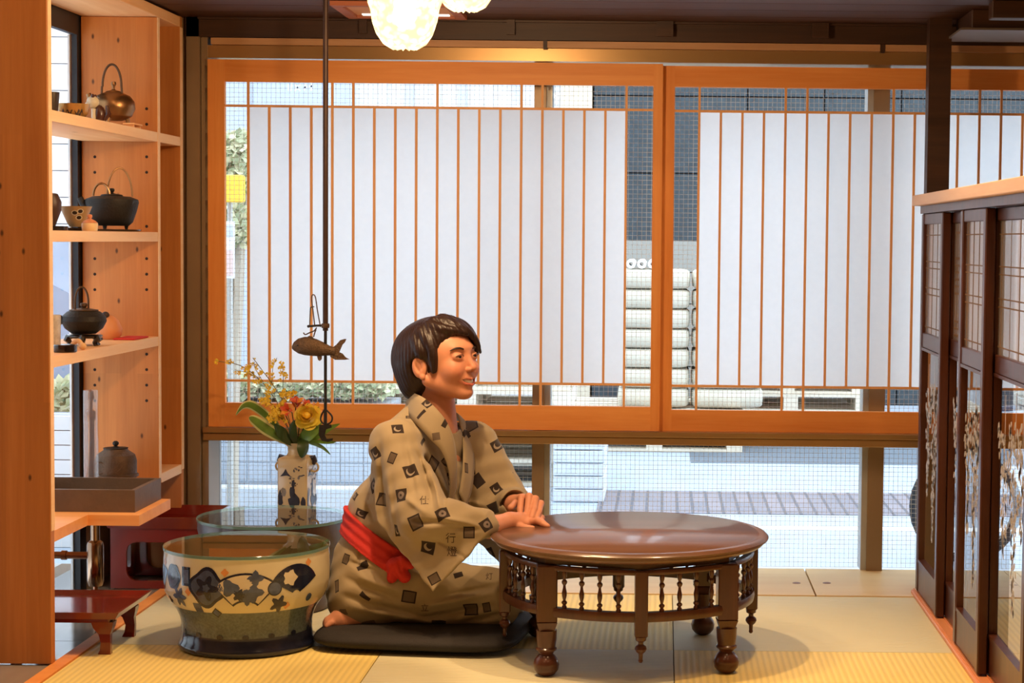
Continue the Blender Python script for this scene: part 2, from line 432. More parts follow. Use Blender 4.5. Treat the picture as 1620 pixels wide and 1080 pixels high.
# sill rail below the screens
tr3 = struct(MB().box(P(322, 690, YW).x, XR, YW-.01, YG+.06, P(900, 702, YW).z, P(900, 690, YW).z, 0, .002)
             .box(P(322, 690, YW).x, XR, YW-.018, YG+.06, P(900, 689.5, YW).z, P(900, 681, YW).z, 0, .002).build('trim_3', M['lintel']))
# corner column at the end of the shelf
cl, cm, cr_ = P(293, 400, 5.56).x, P(314, 400, 5.56).x, P(324, 400, 5.56).x
t4 = struct(box('trim_4', cl, cm-.002, 5.58, 5.72, 0, ZC, M['steel']))
t5 = struct(box('trim_5', cm, cr_, 5.60, 5.74, 0, ZC, M['steel']))
jx = P(333, 800, 5.7).x
struct(box('trim_6', cr_, jx, 5.735, 5.757, 0, P(900, 702, YW).z, M['jamb']))

# posts of the glazed wall
zt = P(900, 97, YW).z
for k, (a, b_, c_) in enumerate(((841, 860, 869), (1372, 1397, 1363))):
    Yp = 5.70
    y = 800
    x0, x1, x2 = P(a, y, Yp).x, P(b_, y, Yp).x, P(c_, y, Yp).x
    struct(box('trim_%d' % (7+2*k), x0, x1, Yp, Yp+.08, 0.003, zt, M['steel'], None))
    lo, hi = (x1, x2) if c_ > b_ else (x2, x0)
    struct(box('trim_%d' % (8+2*k), lo, hi, Yp+.01, Yp+.10, 0.003, zt, M['jamb']))

# wired glass of the street front, a real wire grid cast in the pane
wire_m = flat('wire', (238, 240, 242), .6, .0, .02)
def wired_window(idx, x0, x1, z0, z1, Y, pitch=.0143, axis='X'):
    w = bpy.data.objects.new('window_%d' % idx, None); COL.objects.link(w); tag(w, kind='structure')
    ORG[w.name] = Vector()
    g = MB(); wr = MB(); r = .00045
    if axis == 'X':
        g.box(x0, x1, Y-.003, Y+.003, z0, z1)
        n = int((x1-x0)/pitch)
        for i in range(n+1):
            x = x0 + i*pitch; wr.box(x-r, x+r, Y-r, Y+r, z0, z1)
        for i in range(int((z1-z0)/pitch)+1):
            z = z0 + i*pitch; wr.box(x0, x1, Y-r, Y+r, z-r, z+r)
    else:
        g.box(Y-.003, Y+.003, x0, x1, z0, z1)
    g.build('pane', M['wire_glass'], w)
    if wr.v: tag(wr.build('wire_mesh', wire_m, w), kind='stuff')
    return w
xl = cr_; p1 = P(850, 800, 5.7).x; p2 = P(1380, 800, 5.7).x
zs_ = P(900, 702, YW).z
k = 1
for (a, b_) in ((xl, p1), (p1, p2), (p2, XR)):
    wired_window(k, a, b_, .004, zt, YG); k += 1
# side glazing behind the shelf unit
wired_window(4, 4.2, 5.36, .0, 1.60, XB-.014, axis='Y')
fr = struct(MB().box(XB-.022, XB-.004, 5.245, 5.30, 0, ZC).box(XB-.022, XB-.004, 4.2, 5.245, 1.58, ZC)
            .box(XB-.022, XB-.004, 4.2, 4.26, 0, ZC).build('trim_20', M['window_black']))
bar('white_bead', XB-.028, XB-.0225, 5.236, 5.30, 0, 1.58, M['white_edge'], fr)
struct(MB().box(XB-.022, XB-.004, 5.301, YG+.06, -.12, ZC).box(XB-.004, cl-.001, 5.60, YG+.06, -.12, ZC).build('wall_left_corner', plaster))

# ------------------------------------------------------------------ sliding paper screens
def screen(name, label, pxs, ytop, ybot, ymid_t, ymid_b, x_l, x_r, rail_t, rail_b, Y, th=.022):
    root = thing(name, label, 'shoji screen', (P(pxs[0], 600, Y).x, Y, P(900, ybot, Y).z), 'paper screens in front of the street windows')
    X = lambda q: P(q, 400, Y).x
    Z = lambda q: P(1050, q, Y).z
    x0, x1 = X(x_l[0]), X(x_r[1]); xi0, xi1 = X(x_l[1]), X(x_r[0])
    bar('stile', x0, xi0, Y, Y+th, Z(ybot), Z(ytop), M['hinoki_v'], root)
    bar('stile', xi1, x1, Y, Y+th, Z(ybot), Z(ytop), M['hinoki_v'], root)
    bar('top_rail', xi0, xi1, Y+.001, Y+th-.001, Z(rail_t), Z(ytop), M['hinoki'], root)
    bar('bottom_rail', xi0, xi1, Y+.001, Y+th-.001, Z(ybot), Z(rail_b), M['hinoki'], root)
    hw = .0036
    for q in (ymid_t, ymid_b):
        bar('kumiko', xi0, xi1, Y+.003, Y+.011, Z(q)-hw, Z(q)+hw, M['kumiko'], root)
    a, b_ = pxs
    for i in range(19):
        x = X(a + (b_-a)*i/18)
        if i in (0, 4, 5, 9, 13, 14, 18): z0, z1 = Z(rail_b), Z(rail_t)
        else: z0, z1 = Z(ymid_b), Z(ymid_t)
        bar('kumiko', x-hw, x+hw, Y+.0025, Y+.0105, z0, z1, M['kumiko'], root)
    bar('paper', X(a), X(b_), Y+.0112, Y+.0118, Z(ymid_b), Z(ymid_t), M['paper'], root)
    return root
screen('shoji_screen', 'wide paper screen behind the fish hook, its paper framed by clear margins', (392.5, 989), 101, 682, 174, 609, (325, 355.5), (1031, 1046), 136, 644, YW)
screen('shoji_screen', 'paper screen overlapping behind the other, running on behind the dark post', (1104, 1716), 104, 685, 175, 610, (1045, 1065), (1752, 1780), 137, 648, YW+.026)

# dark post standing behind the glazed partition
pp = P(1486, 200, 5.42)
struct(box('trim_21', P(1468, 200, 5.42).x, P(1503, 200, 5.42).x, 5.42, 5.48, 0, ZC, M['dark_wood']))
# ------------------------------------------------------------------ shelf unit along the left side
ZA, ZB, ZS = 1.331, 1.043, .748
YN0, YN1, YD0, YD1, YE0, YE1 = 4.334, 4.36, 5.268, 5.293, 5.515, 5.542
ZA = P(248, 209, YD0).z; ZB = P(248, 367, YD0).z; ZS = P(248, 532, YD0).z
su = thing('shelf_unit', 'open pine shelf unit with a knotty end panel, set against the side window', 'shelf', (XF, YN0, 0))
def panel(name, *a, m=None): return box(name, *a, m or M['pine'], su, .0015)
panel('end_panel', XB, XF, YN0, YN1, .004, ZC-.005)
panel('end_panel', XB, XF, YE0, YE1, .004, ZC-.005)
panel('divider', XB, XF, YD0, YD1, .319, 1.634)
panel('top_board', XB, XF+.001, YN1, YE0, 1.635, 1.665, m=M['pine_y'])
for z in (ZA, ZB, ZS):
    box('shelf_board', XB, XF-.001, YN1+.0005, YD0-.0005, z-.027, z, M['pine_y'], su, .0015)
    bar('shelf_edge_lit', XF-.0009, XF+.0008, YN1+.001, YD0-.001, z-.0265, z-.0005, M['pine_edge_lit'], su)  # thin paler strip paints the light on the shelf front
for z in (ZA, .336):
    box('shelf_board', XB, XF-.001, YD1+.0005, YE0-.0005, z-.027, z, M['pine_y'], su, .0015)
    bar('shelf_edge_lit', XF-.0009, XF+.0008, YD1+.001, YE0-.001, z-.0265, z-.0005, M['pine_edge_lit'], su)
for (a, b_) in ((YN0, YN1), (YD0, YD1), (YE0, YE1)):
    bar('panel_edge_lit', XF+.0001, XF+.0016, a+.001, b_-.001, .32, 1.634, M['pine_edge_lit'], su)  # same painted light on the panel fronts
hole_m = flat('dark_hole', (40, 22, 10), .8)
hb = MB()
for (py0, n) in ((172, 2), (248, 2), (290, 0), (409, 3), (560, 4), (358, 1)):
    for q in range(n):
        for px in (150, 232):
            if px == 150 and py0 == 172: continue
            c = P(px, py0 + q*24.5, YD0)
            hb.lathe([(0, .0006), (.0040, .0006), (.0043, .0)], (c.x, YD0-.0002, c.z), 10, 0, Matrix.Rotation(math.pi/2, 3, 'X'))
tag(hb.build('shelf_pin_holes', hole_m, su), kind='stuff')

# worktop with the little basin
ct = thing('worktop', 'pine worktop with a notch carrying the small stone basin', 'worktop', (XF, 4.62, .290))
mb = MB().prism([(XB, YN1+.002), (XF-.002, YN1+.002), (XF-.002, 4.62), (-1.313, 4.62), (-1.313, 4.915), (XF-.002, 4.915), (XF-.002, YD1), (XB, YD1)], .290, .317, 'Z')
mb.build('board', wood('worktop_pine', (226, 150, 84), (238, 172, 104), 'X', .45), ct)
stone = flat('brown_stone', (96, 76, 58), .55, 0, .14, 30, .2, 120)
bs = thing('basin', 'square brown stone basin on the worktop', 'basin', (-1.49, 4.78, .3172))
x0, x1, y0, y1, z0, z1, t = -1.642, -1.336, 4.665, 4.908, .3172, .374, .012
MB().box(x0, x1, y0, y1, z0, z0+.012, 0).box(x0, x1, y0, y0+t, z0+.012, z1).box(x0, x1, y1-t, y1, z0+.012, z1).box(x0, x0+t, y0+t, y1-t, z0+.012, z1)\
    .box(x1-t, x1, y0+t, y1-t, z0+.012, z1).build('bowl', stone, bs)
MB().lathe([(0, .002), (.012, .002), (.014, 0)], (-1.49, 4.78, z0+.0122), 16).build('drain', M['chrome'], bs, True)
fx, fy = P(144, 700, 4.955).x, 4.955
fc = thing('tap', 'clear acrylic water tap with a copper core behind the basin', 'tap', (fx, fy, .317))
zt_ = P(144, 617, fy).z
MB().lathe([(.0, .319), (.0195, .319), (.0195, zt_), (.0165, zt_), (.0165, .322), (0, .322)], (fx, fy, 0), 24).build('sleeve', glass('acrylic', (.97, .98, .99), 1.6, haze=.10, hazec=(.9, .9, .9)), fc, True)
MB().lathe([(0, .323), (.009, .323), (.009, .52), (.012, .525), (.012, .545), (.005, .55), (.005, .575), (.010, .58), (.007, .60), (0, .605)], (fx, fy, 0), 16).build('core', M['copper'], fc, True)
MB().lathe([(.0197, .317), (.022, .317), (.022, .33), (.0197, .33)], (fx, fy, 0), 24).build('collar', M['chrome'], fc, True)
px_, py_ = P(151, 880, 4.80).x, 4.80
dp = thing('drain_pipe', 'chrome drain trap hanging under the worktop', 'pipe', (px_, py_, 0.004))
MB().lathe([(0, P(151, 925, py_).z), (.017, P(151, 926, py_).z), (.0215, P(151, 918, py_).z), (.0215, P(151, 862, py_).z), (.019, P(151, 857, py_).z), (.0115, P(151, 854, py_).z), (.0115, .289)], (px_, py_, 0), 24).build('trap', flat('bronze_trap', (150, 122, 100), .16, 1.0, .04), dp, True)
MB().lathe([(.006, .004), (.006, P(151, 924, py_).z)], (px_, py_, 0), 12).build('outlet', M['copper'], dp, True)
zz = P(120, 878, py_).z
ob = MB(); ob.tube([(px_, py_, zz), (px_-.10, py_, zz), (XB+.01, py_, zz)], .0095, 14)
ob.tube([(px_-.075, py_, zz), (px_-.088, py_, zz)], .0125, 14)
ob.build('branch_pipe', M['copper'], dp, True)

# ---- things on the shelves -------------------------------------------------
def ring(c, r, axis='Y', n=24, ax=None):
    pts = []
    for k in range(n):
        a = 2*math.pi*k/n
        pts.append(Vector(c) + (Vector((math.cos(a)*r, 0, math.sin(a)*r)) if axis == 'Y' else Vector((math.cos(a)*r, math.sin(a)*r, 0))))
    return pts
def arch(c, w, h, n=18, ang=0.0, z0=0.0):
    pts = []
    for k in range(n+1):
        a = math.pi*k/n
        u = -math.cos(a)*w
        pts.append(Vector(c) + Vector((u*math.cos(ang), u*math.sin(ang), z0 + math.sin(a)*h)))
    return pts
# bronze kettle, shelf A
Yk = 5.12; c = P(180, 187, Yk); c = Vector((c.x, Yk, ZA))
kt = thing('kettle', 'round bronze kettle on three feet with a tall loop handle, on the top shelf', 'kettle', c)
R_ = .058
MB().lathe([(0, .022), (.025, .022), (.048, .034), (.058, .055), (.056, .074), (.044, .090), (.026, .098), (.022, .098)], c, 36).build('body', M['bronze'], kt, True)
MB().lathe([(.023, .0985), (.020, .102), (.008, .105), (.004, .108), (.0045, .116), (.0075, .121), (.006, .128), (0, .130)], c, 24).build('lid', M['bronze'], kt, True)
for a in (0.4, 2.5, 4.6):
    p = c + Vector((.036*math.cos(a), .036*math.sin(a), 0))
    MB().tube([p + Vector((0, 0, .0285)), p + Vector((.003*math.cos(a), .003*math.sin(a), .012)), p + Vector((.006*math.cos(a), .006*math.sin(a), .0002))], [.007, .005, .004], 8).build('foot', M['bronze'], kt, True)
MB().tube([c + Vector((-.030, -.01, .088)), c + Vector((-.029, -.01, .115))] + [q for q in arch(c + Vector((-.002, -.008, .0)), .026, .060, z0=.115)] + [c + Vector((.025, -.006, .092))], .0032, 8).build('handle', M['rust_iron'], kt, True)
MB().tube([c + Vector((-.046, -.012, .060)), c + Vector((-.058, -.016, .078)), c + Vector((-.064, -.018, .094))], [.011, .009, .0065], 12).build('spout', M['bronze'], kt, True)
# dark cup, gold bowl, small figure, wooden rest
c = P(80, 165, 4.72); c = Vector((c.x, 4.72, ZA))
o = MB().lathe([(0, .0005), (.014, .0005), (.016, .004), (.0215, .055), (.0225, .068), (.0205, .068), (.019, .05), (.013, .008), (0, .008)], c, 28).build('cup', flat('dark_bronze_glaze', (64, 54, 44), .4, .3), None, True)
tag(o, 'tall dark tumbler cup half hidden by the pine panel, top shelf', 'cup')
Yb = 4.80; c = P(116, 178, Yb); c = Vector((c.x, Yb, ZA))
gb = thing('bowl', 'gold lustre bowl with brown brush marks standing on a saucer, top shelf', 'bowl', c)
goldm = flat('gold_glaze', (196, 150, 84), .25, .45, .2, 18)
MB().lathe([(0, .004), (.020, .004), (.026, .007), (.037, .020), (.0405, .044), (.038, .044), (.034, .022), (.02, .012), (0, .011)], c, 32).build('body', goldm, gb, True)
MB().lathe([(0, .0), (.030, .0), (.045, .006), (.046, .009), (.036, .0065), (.022, .0038), (0, .0038)], c, 32).build('saucer', flat('brown_saucer', (98, 70, 44), .4, .3), gb, True)
brush = MB()
for k, a in enumerate((-1.9, -1.5, -1.0, -.75)):
    v = []
    for q in range(9):
        u = a + (q-4)*.045
        for s in (-1, 1):
            z = .020 + .006*math.sin(q*.9 + k) + s*(.0045 if 1 < q < 7 else .002)
            r = .0373 + (z-.020)/.024*.0035 + .0006
            v.append(c + Vector((r*math.cos(u), r*math.sin(u), z)))
    brush.add(v, [(2*q, 2*q+2, 2*q+3, 2*q+1) for q in range(8)])
brush.build('brush_marks', flat('brown_iron_brush', (50, 34, 26), .4), gb)
Yf = 4.93; c = P(150, 185, Yf); c = Vector((c.x, Yf, ZA))
fg = thing('figurine', 'small glazed lion figurine with white head beside the gold bowl', 'figurine', c)
dk = flat('brown_glaze', (78, 46, 36), .25, 0, .3, 40); wh = flat('cream_glaze', (216, 206, 178), .25)
MB().ball(c + Vector((.012, 0, .026)), (.016, .014, .026)).ball(c + Vector((.016, -.008, .008)), (.012, .009, .008)).build('body', dk, fg, True)
MB().ball(c + Vector((-.004, -.004, .058)), (.017, .015, .017)).ball(c + Vector((-.014, -.008, .052)), (.009, .009, .008)).build('head', wh, fg, True)
for s in (-1, 1):
    MB().ball(c + Vector((-.002, s*.011, .073)), (.005, .004, .007), 8, 6).build('ear', dk, fg, True)
MB().tube([c + Vector((.0, -.008, .04)), c + Vector((.0, -.012, .015)), c + Vector((-.004, -.013, .0035))], [.007, .006, .0065], 8).build('front_leg', wh, fg, True)
MB().tube([c + Vector((.026, .0, .014)), c + Vector((.036, 0, .028)), c + Vector((.032, 0, .05))], [.006, .008, .004], 8).build('tail', dk, fg, True)
c = P(209, 196, 5.13); c = Vector((-1.470, 5.13, ZA))
wr_ = thing('wooden_rest', 'tiny pale wooden rest lying beside the bronze kettle', 'stand', c)
box('top', c.x-.016, c.x+.016, 5.09, 5.17, ZA+.010, ZA+.015, M['pine_y'], wr_, .001)
for y in (5.097, 5.158): box('foot', c.x-.013, c.x+.013, y, y+.006, ZA+.0002, ZA+.010, M['pine_y'], wr_)

# black iron kettle, shelf B
Yk = 5.10; c = P(180, 355, Yk); c = Vector((c.x-.005, Yk, ZB))
kt = thing('kettle', 'broad black iron kettle with thin arched bail handle on the eye-level shelf', 'kettle', c)
MB().lathe([(0, .016), (.045, .016), (.056, .026), (.066, .055), (.072, .080), (.070, .088), (.050, .096), (.030, .097)], c, 36).build('body', M['black_iron'], kt, True)
MB().lathe([(.0305, .0975), (.028, .101), (.010, .104), (.004, .106), (.008, .113), (.006, .118), (0, .119)], c, 24).build('lid', M['black_iron'], kt, True)
MB().tube(arch(c + Vector((.022, .0, 0)), .034, .078, ang=.5, z0=.096), .0026, 8).build('handle', M['bronze'], kt, True)
MB().tube(arch(c + Vector((-.022, -.02, 0)), .022, .034, ang=.1, z0=.097), .0030, 8).build('lid_rest_loop', M['bronze'], kt, True)
MB().tube([c + Vector((-.058, -.02, .058)), c + Vector((-.072, -.024, .076)), c + Vector((-.080, -.026, .092))], [.013, .010, .008], 12).build('spout', M['black_iron'], kt, True)
for a in (.3, 2.4, 4.5):
    p = c + Vector((.038*math.cos(a), .038*math.sin(a), 0)); MB().tube([p + Vector((0, 0, .018)), p + Vector((0, 0, .0066))], [.006, .004], 8).build('foot', M['black_iron'], kt, True)
o = MB().lathe([(0, .0004), (.072, .0004), (.078, .0025), (.080, .006), (.076, .0062), (.070, .0045), (0, .0045)], c, 40).build('round_tray', M['black_lacquer'], None, True); tag(o, 'thin black round tray under the broad iron kettle', 'tray')
Yb = 4.76; c = P(119, 358, Yb); c = Vector((c.x+.002, Yb, ZB))
tb = thing('tea_bowl', 'tan tea bowl with dark ringed spots on the eye-level shelf', 'bowl', c)
tan = flat('tan_glaze', (168, 136, 92), .4, 0, .14, 25)
MB().lathe([(0, .0105), (.016, .0105), (.018, .014), (.022, .02), (.033, .045), (.0405, .063), (.0385, .063), (.030, .045), (.018, .024), (0, .022)], c, 32).build('body', tan, tb, True)
MB().lathe([(0, .0002), (.030, .0002), (.036, .005), (.037, .008), (.024, .0075), (0, .0075)], c, 32).build('saucer', M['black_lacquer'], tb, True)
sp = MB(); sw = MB()
for (a, z) in ((-1.35, .046), (-.95, .050), (-1.0, .034)):
    for (bb, rr, off) in ((sw, .0088, .0004), (sp, .0062, .0009)):
        vv = []
        for q in range(12):
            t_ = 2*math.pi*q/12; zz = z + rr*.75*math.sin(t_)
            r = .0225 + (zz-.02)/.043*.018 + off; u = a + rr*math.cos(t_)/r
            vv.append(c + Vector((r*math.cos(u), r*math.sin(u), zz)))
        bb.add(vv, [tuple(range(12))])
sw.build('spot_rings', wh, tb); sp.build('spots', flat('dark_spot', (40, 30, 26), .4), tb)
c = P(80, 345, 4.66); c = Vector((c.x, 4.66, ZB))
o = MB().lathe([(0, .012), (.012, .012), (.014, .018), (.026, .05), (.027, .072), (.018, .092), (.012, .094), (0, .092)], c, 28).build('vase', flat('dark_red_brown_clay', (70, 48, 40), .45), None, True); tag(o, 'dark rounded bud vase half hidden by the pine panel, eye-level shelf', 'vase')
o = MB().lathe([(0, .0002), (.041, .0002), (.043, .002), (.043, .0115), (.040, .0118), (0, .0118)], c, 36).build('round_box', M['black_lacquer'], None, True); tag(o, 'flat black lacquer box under the dark bud vase', 'box')
Yj = 4.70; c = P(161, 365, Yj); c = Vector((-1.457, Yj, ZB))
jj = thing('lidded_jar', 'tiny cream lidded jar with red painted lid near the shelf edge', 'jar', c)
cream = flat('cream_jar', (232, 200, 150), .4, 0, .1, 60)
MB().lathe([(0, .0002), (.018, .0002), (.019, .002), (.0205, .016), (.0195, .020)], c, 24).build('body', cream, jj, True)
MB().lathe([(.020, .0205), (.014, .026), (.006, .030), (.004, .031), (.0065, .036), (.006, .041), (0, .043)], c, 24).build('lid', flat('red_cream_lid', (226, 140, 100), .4, 0, .3, 90), jj, True)

# iron kettle on a stand, shelf C
c = G(141, 531, ZS); c = Vector((-1.505, 4.80, ZS))
kt = thing('kettle', 'squat iron kettle with upright loop handle on the shelf above the basin', 'kettle', c + Vector((0, 0, .028)))
MB().lathe([(0, .030), (.030, .031), (.048, .045), (.0575, .064), (.055, .076), (.042, .088), (.036, .090)], c, 36).build('body', M['black_iron'], kt, True)
MB().lathe([(.037, .0905), (.037, .093), (.012, .097), (.006, .098), (.009, .104), (.008, .110), (0, .112)], c, 28).build('lid', M['rust_iron'], kt, True)
MB().tube([c + Vector((-.016, -.02, .090))] + arch(c + Vector((-.002, -.01, 0)), .017, .040, ang=.5, z0=.112) + [c + Vector((.012, 0.0, .093))], .0027, 8).build('handle', M['rust_iron'], kt, True)
MB().tube([c + Vector((-.045, -.02, .062)), c + Vector((-.058, -.024, .074))], [.011, .008], 12).build('spout', M['black_iron'], kt, True)
st = thing('kettle_stand', 'carved black stand with curved feet under the squat iron kettle', 'stand', c)
MB().lathe([(0, .020), (.044, .020), (.047, .024), (.047, .028), (.040, .0292), (0, .0292)], c, 32).build('ring', M['black_lacquer'], st, True)
for a in (-.4, -1.4, -2.5, .8, 2.0):
    p = c + Vector((.038*math.cos(a), .038*math.sin(a), 0)); e = Vector((math.cos(a), math.sin(a), 0))
    MB().tube([p + Vector((0, 0, .024)), p + e*.006 + Vector((0, 0, .016)), p - e*.002 + Vector((0, 0, .008)), p + e*.003 + Vector((0, 0, .0002))], [.010, .010, .007, .0065], 8).build('foot', M['black_lacquer'], st, True)
c = Vector((P(81, 545, 4.66).x, 4.66, ZS))
o = MB().lathe([(0, .0003), (.020, .0003), (.0225, .004), (.024, .085), (.022, .085), (.020, .01), (0, .01)], c, 28).build('cup', flat('white_blue_porcelain', (206, 200, 196), .3, 0, .35, 60), None, True); tag(o, 'white patterned cup behind the flat black box by the panel', 'cup')
c = Vector((-1.463, 4.52, ZS))
o = MB().lathe([(0, .0002), (.026, .0002), (.028, .002), (.028, .017), (.026, .019), (0, .019)], c, 36).build('round_box', M['black_lacquer'], None, True); tag(o, 'flat round black box at the near end of the shelf above the basin', 'box')
c = Vector((-1.462, 4.62, ZS))
kn = thing('netsuke', 'pale carved bone knot lying beside the iron kettle', 'ornament', c)
bone = flat('bone', (222, 178, 126), .45)
MB().tube(smoothpath([c + Vector((-.018, 0, .006)), c + Vector((-.012, .004, .018)), c + Vector((.0, 0, .022)), c + Vector((.008, -.002, .012)), c + Vector((.004, 0, .0065))], 5), .0062, 10).build('loop', bone, kn, True)
MB().ball(c + Vector((.012, -.006, .0095)), (.010, .009, .0093)).build('bead', bone, kn, True)
c = Vector((-1.53, 5.10, ZS))
fg = thing('figurine', 'tan round seated figurine behind the iron kettle', 'figurine', c)
MB().lathe([(0, .001), (.026, .001), (.034, .012), (.036, .03), (.026, .052), (.012, .064), (0, .068)], c, 24).build('body', flat('tan_clay', (214, 140, 86), .5), fg, True)
MB().ball(c + Vector((-.006, -.01, .066)), .011).build('head', flat('dark_hair_clay', (54, 34, 28), .5), fg, True)
c = Vector((-1.478, 5.13, ZS))
o = MB().box(c.x-.03, c.x+.03, 5.06, 5.20, ZS+.0003, ZS+.005, 0, .002).build('cloth', flat('red_cloth', (196, 40, 30), .8)); tag(o, 'folded red cloth lying on the shelf above the basin', 'cloth')

# old iron cauldron on the worktop behind the tap
Yk = 5.13; c = P(189, 757, Yk); c = Vector((-1.522, Yk, .317))
kt = thing('cauldron', 'large brown iron cauldron with a lid behind the tap', 'cauldron', c)
MB().lathe([(0, .001), (.040, .001), (.050, .020), (.058, .030), (.0615, .032), (.0615, .038), (.057, .040), (.057, .075), (.052, .092), (.034, .104), (.032, .109)], c, 40).build('body', M['rust_iron'], kt, True)
MB().lathe([(.0335, .1092), (.034, .111), (.010, .114), (.004, .116), (.0085, .121), (.0085, .126), (.004, .130), (0, .130)], c, 28).build('lid', M['black_iron'], kt, True)
MB().tube(ring(c + Vector((-.030, -.052, .06)), .016, 'Y', 20), .0022, 6, closed=True).build('ring_handle', M['rust_iron'], kt, True)

# ---- red lacquer pieces ----------------------------------------------------
def rounded_rect(x0, x1, z0, z1, r, n=5):
    pts = []
    for (cx, cz, a0) in ((x1-r, z1-r, 0), (x0+r, z1-r, 90), (x0+r, z0+r, 180), (x1-r, z0+r, 270)):
        for k in range(n+1):
            a = math.radians(a0 + 90*k/n); pts.append((cx + r*math.cos(a), cz + r*math.sin(a)))
    return pts
def window_panel(mb, x0, x1, z0, z1, inner, d0, d1, axis='Y', r=.03):
    """a panel with one rounded opening: ring of quads between two matched outlines"""
    inn = rounded_rect(*inner, r)
    cx, cz = (inner[0]+inner[1])/2, (inner[2]+inner[3])/2
    out = []
    for (a, b_) in inn:
        dx, dz = a-cx, b_-cz
        tx = ((x1-cx)/dx if dx > 0 else (x0-cx)/dx) if abs(dx) > 1e-9 else 1e9
        tz = ((z1-cz)/dz if dz > 0 else (z0-cz)/dz) if abs(dz) > 1e-9 else 1e9
        t_ = min(tx, tz); out.append([cx + dx*t_, cz + dz*t_])
    for (qx, qz) in ((x0, z0), (x1, z0), (x0, z1), (x1, z1)):
        k = min(range(len(out)), key=lambda i: (out[i][0]-qx)**2 + (out[i][1]-qz)**2); out[k] = [qx, qz]
    n = len(inn)
    w = (lambda p, d: (p[0], d, p[1])) if axis == 'Y' else (lambda p, d: (d, p[0], p[1]))
    V = [w(p, d0) for p in inn] + [w(p, d0) for p in out] + [w(p, d1) for p in inn] + [w(p, d1) for p in out]
    F = []
    for i in range(n):
        j = (i+1) % n
        F += [(i, j, n+j, n+i), (2*n+i, 3*n+i, 3*n+j, 2*n+j), (i, 2*n+i, 2*n+j, j), (n+i, n+j, 3*n+j, 3*n+i)]
    mb.add(V, F); return mb
def tray_top(root, x0, x1, y0, y1, z, h, flare=.012, t=.006, m=None):
    m = m or M['red_lacquer']
    box('tray_bottom', x0, x1, y0, y1, z, z+.008, m, root)
    sides = [((x0, y0), (x1, y0), (0, -1)), ((x1, y0), (x1, y1), (1, 0)), ((x1, y1), (x0, y1), (0, 1)), ((x0, y1), (x0, y0), (-1, 0))]
    o4 = [(-1, -1), (1, -1), (1, 1), (-1, 1)]
    cs = [(x0, y0), (x1, y0), (x1, y1), (x0, y1)]
    for i in range(4):
        j = (i+1) % 4; V = []
        for q in (i, j):
            c_, d_ = cs[q], o4[q]
            V += [(c_[0], c_[1], z), (c_[0]+d_[0]*flare, c_[1]+d_[1]*flare, z+h), (c_[0]+d_[0]*(flare-t), c_[1]+d_[1]*(flare-t), z+h), (c_[0]-d_[0]*t, c_[1]-d_[1]*t, z+.0082)]
        MB().add(V, [(0, 1, 5, 4), (1, 2, 6, 5), (2, 3, 7, 6), (0, 4, 7, 3), (0, 3, 2, 1), (4, 5, 6, 7)]).build('tray_rim', m, root)
rs = thing('lacquer_stand', 'tall red lacquer tray stand with rounded openings, under the shelf unit', 'stand', (-1.44, 5.36, .004))
sx0, sx1, sy0, sy1 = -1.585, -1.315, 5.285, 5.505
for (ax, d0, d1, a, b_) in (('Y', sy0, sy0+.012, sx0, sx1), ('Y', sy1-.012, sy1, sx0, sx1), ('X', sx0, sx0+.012, sy0+.012, sy1-.012), ('X', sx1-.012, sx1, sy0+.012, sy1-.012)):
    mb = MB(); window_panel(mb, a, b_, .004, .178, (a+.045, b_-.045, .026, .138), d0, d1, ax); mb.build('side_panel', M['red_lacquer'], rs)
tray_top(rs, sx0-.005, sx1+.005, sy0-.005, sy1+.005, .178, .035, .016)
rt = thing('lacquer_tray_table', 'low red lacquer tray table on cabriole legs by the pine panel', 'tray table', (-1.45, 4.56, 0))
tx0, tx1, ty0, ty1, tz = -1.60, -1.318, 4.43, 4.70, .092
tray_top(rt, tx0, tx1, ty0, ty1, tz, .018, .012)
box('apron', tx0+.02, tx1-.02, ty0+.02, ty1-.02, tz-.014, tz-.0002, M['red_lacquer'], rt, .004)
for sx_ in (0, 1):
    for sy_ in (0, 1):
        bx = tx0+.035 if sx_ == 0 else tx1-.035; by = ty0+.035 if sy_ == 0 else ty1-.035
        ex, ey = (-1 if sx_ == 0 else 1), (-1 if sy_ == 0 else 1)
        lv = MB()
        pr = [(.030, .080), (.026, .066), (.016, .050), (.013, .030), (.014, .012), (.017, .0)]
        Vv = []
        for (w, z) in pr:
            ox = .004*math.sin(z*60)
            for (a, b_) in ((-1, -1), (1, -1), (1, 1), (-1, 1)):
                Vv.append((bx + ex*ox + a*w*.9, by + ey*ox + b_*w*.55, z + (.0004 if z == 0 else 0)))
        Ff = [(0, 3, 2, 1)] + [(i*4+k, i*4+(k+1) % 4, (i+1)*4+(k+1) % 4, (i+1)*4+k) for i in range(5) for k in range(4)] + [(20, 21, 22, 23)]
        lv.add(Vv, Ff).build('leg', M['red_lacquer'], rt)
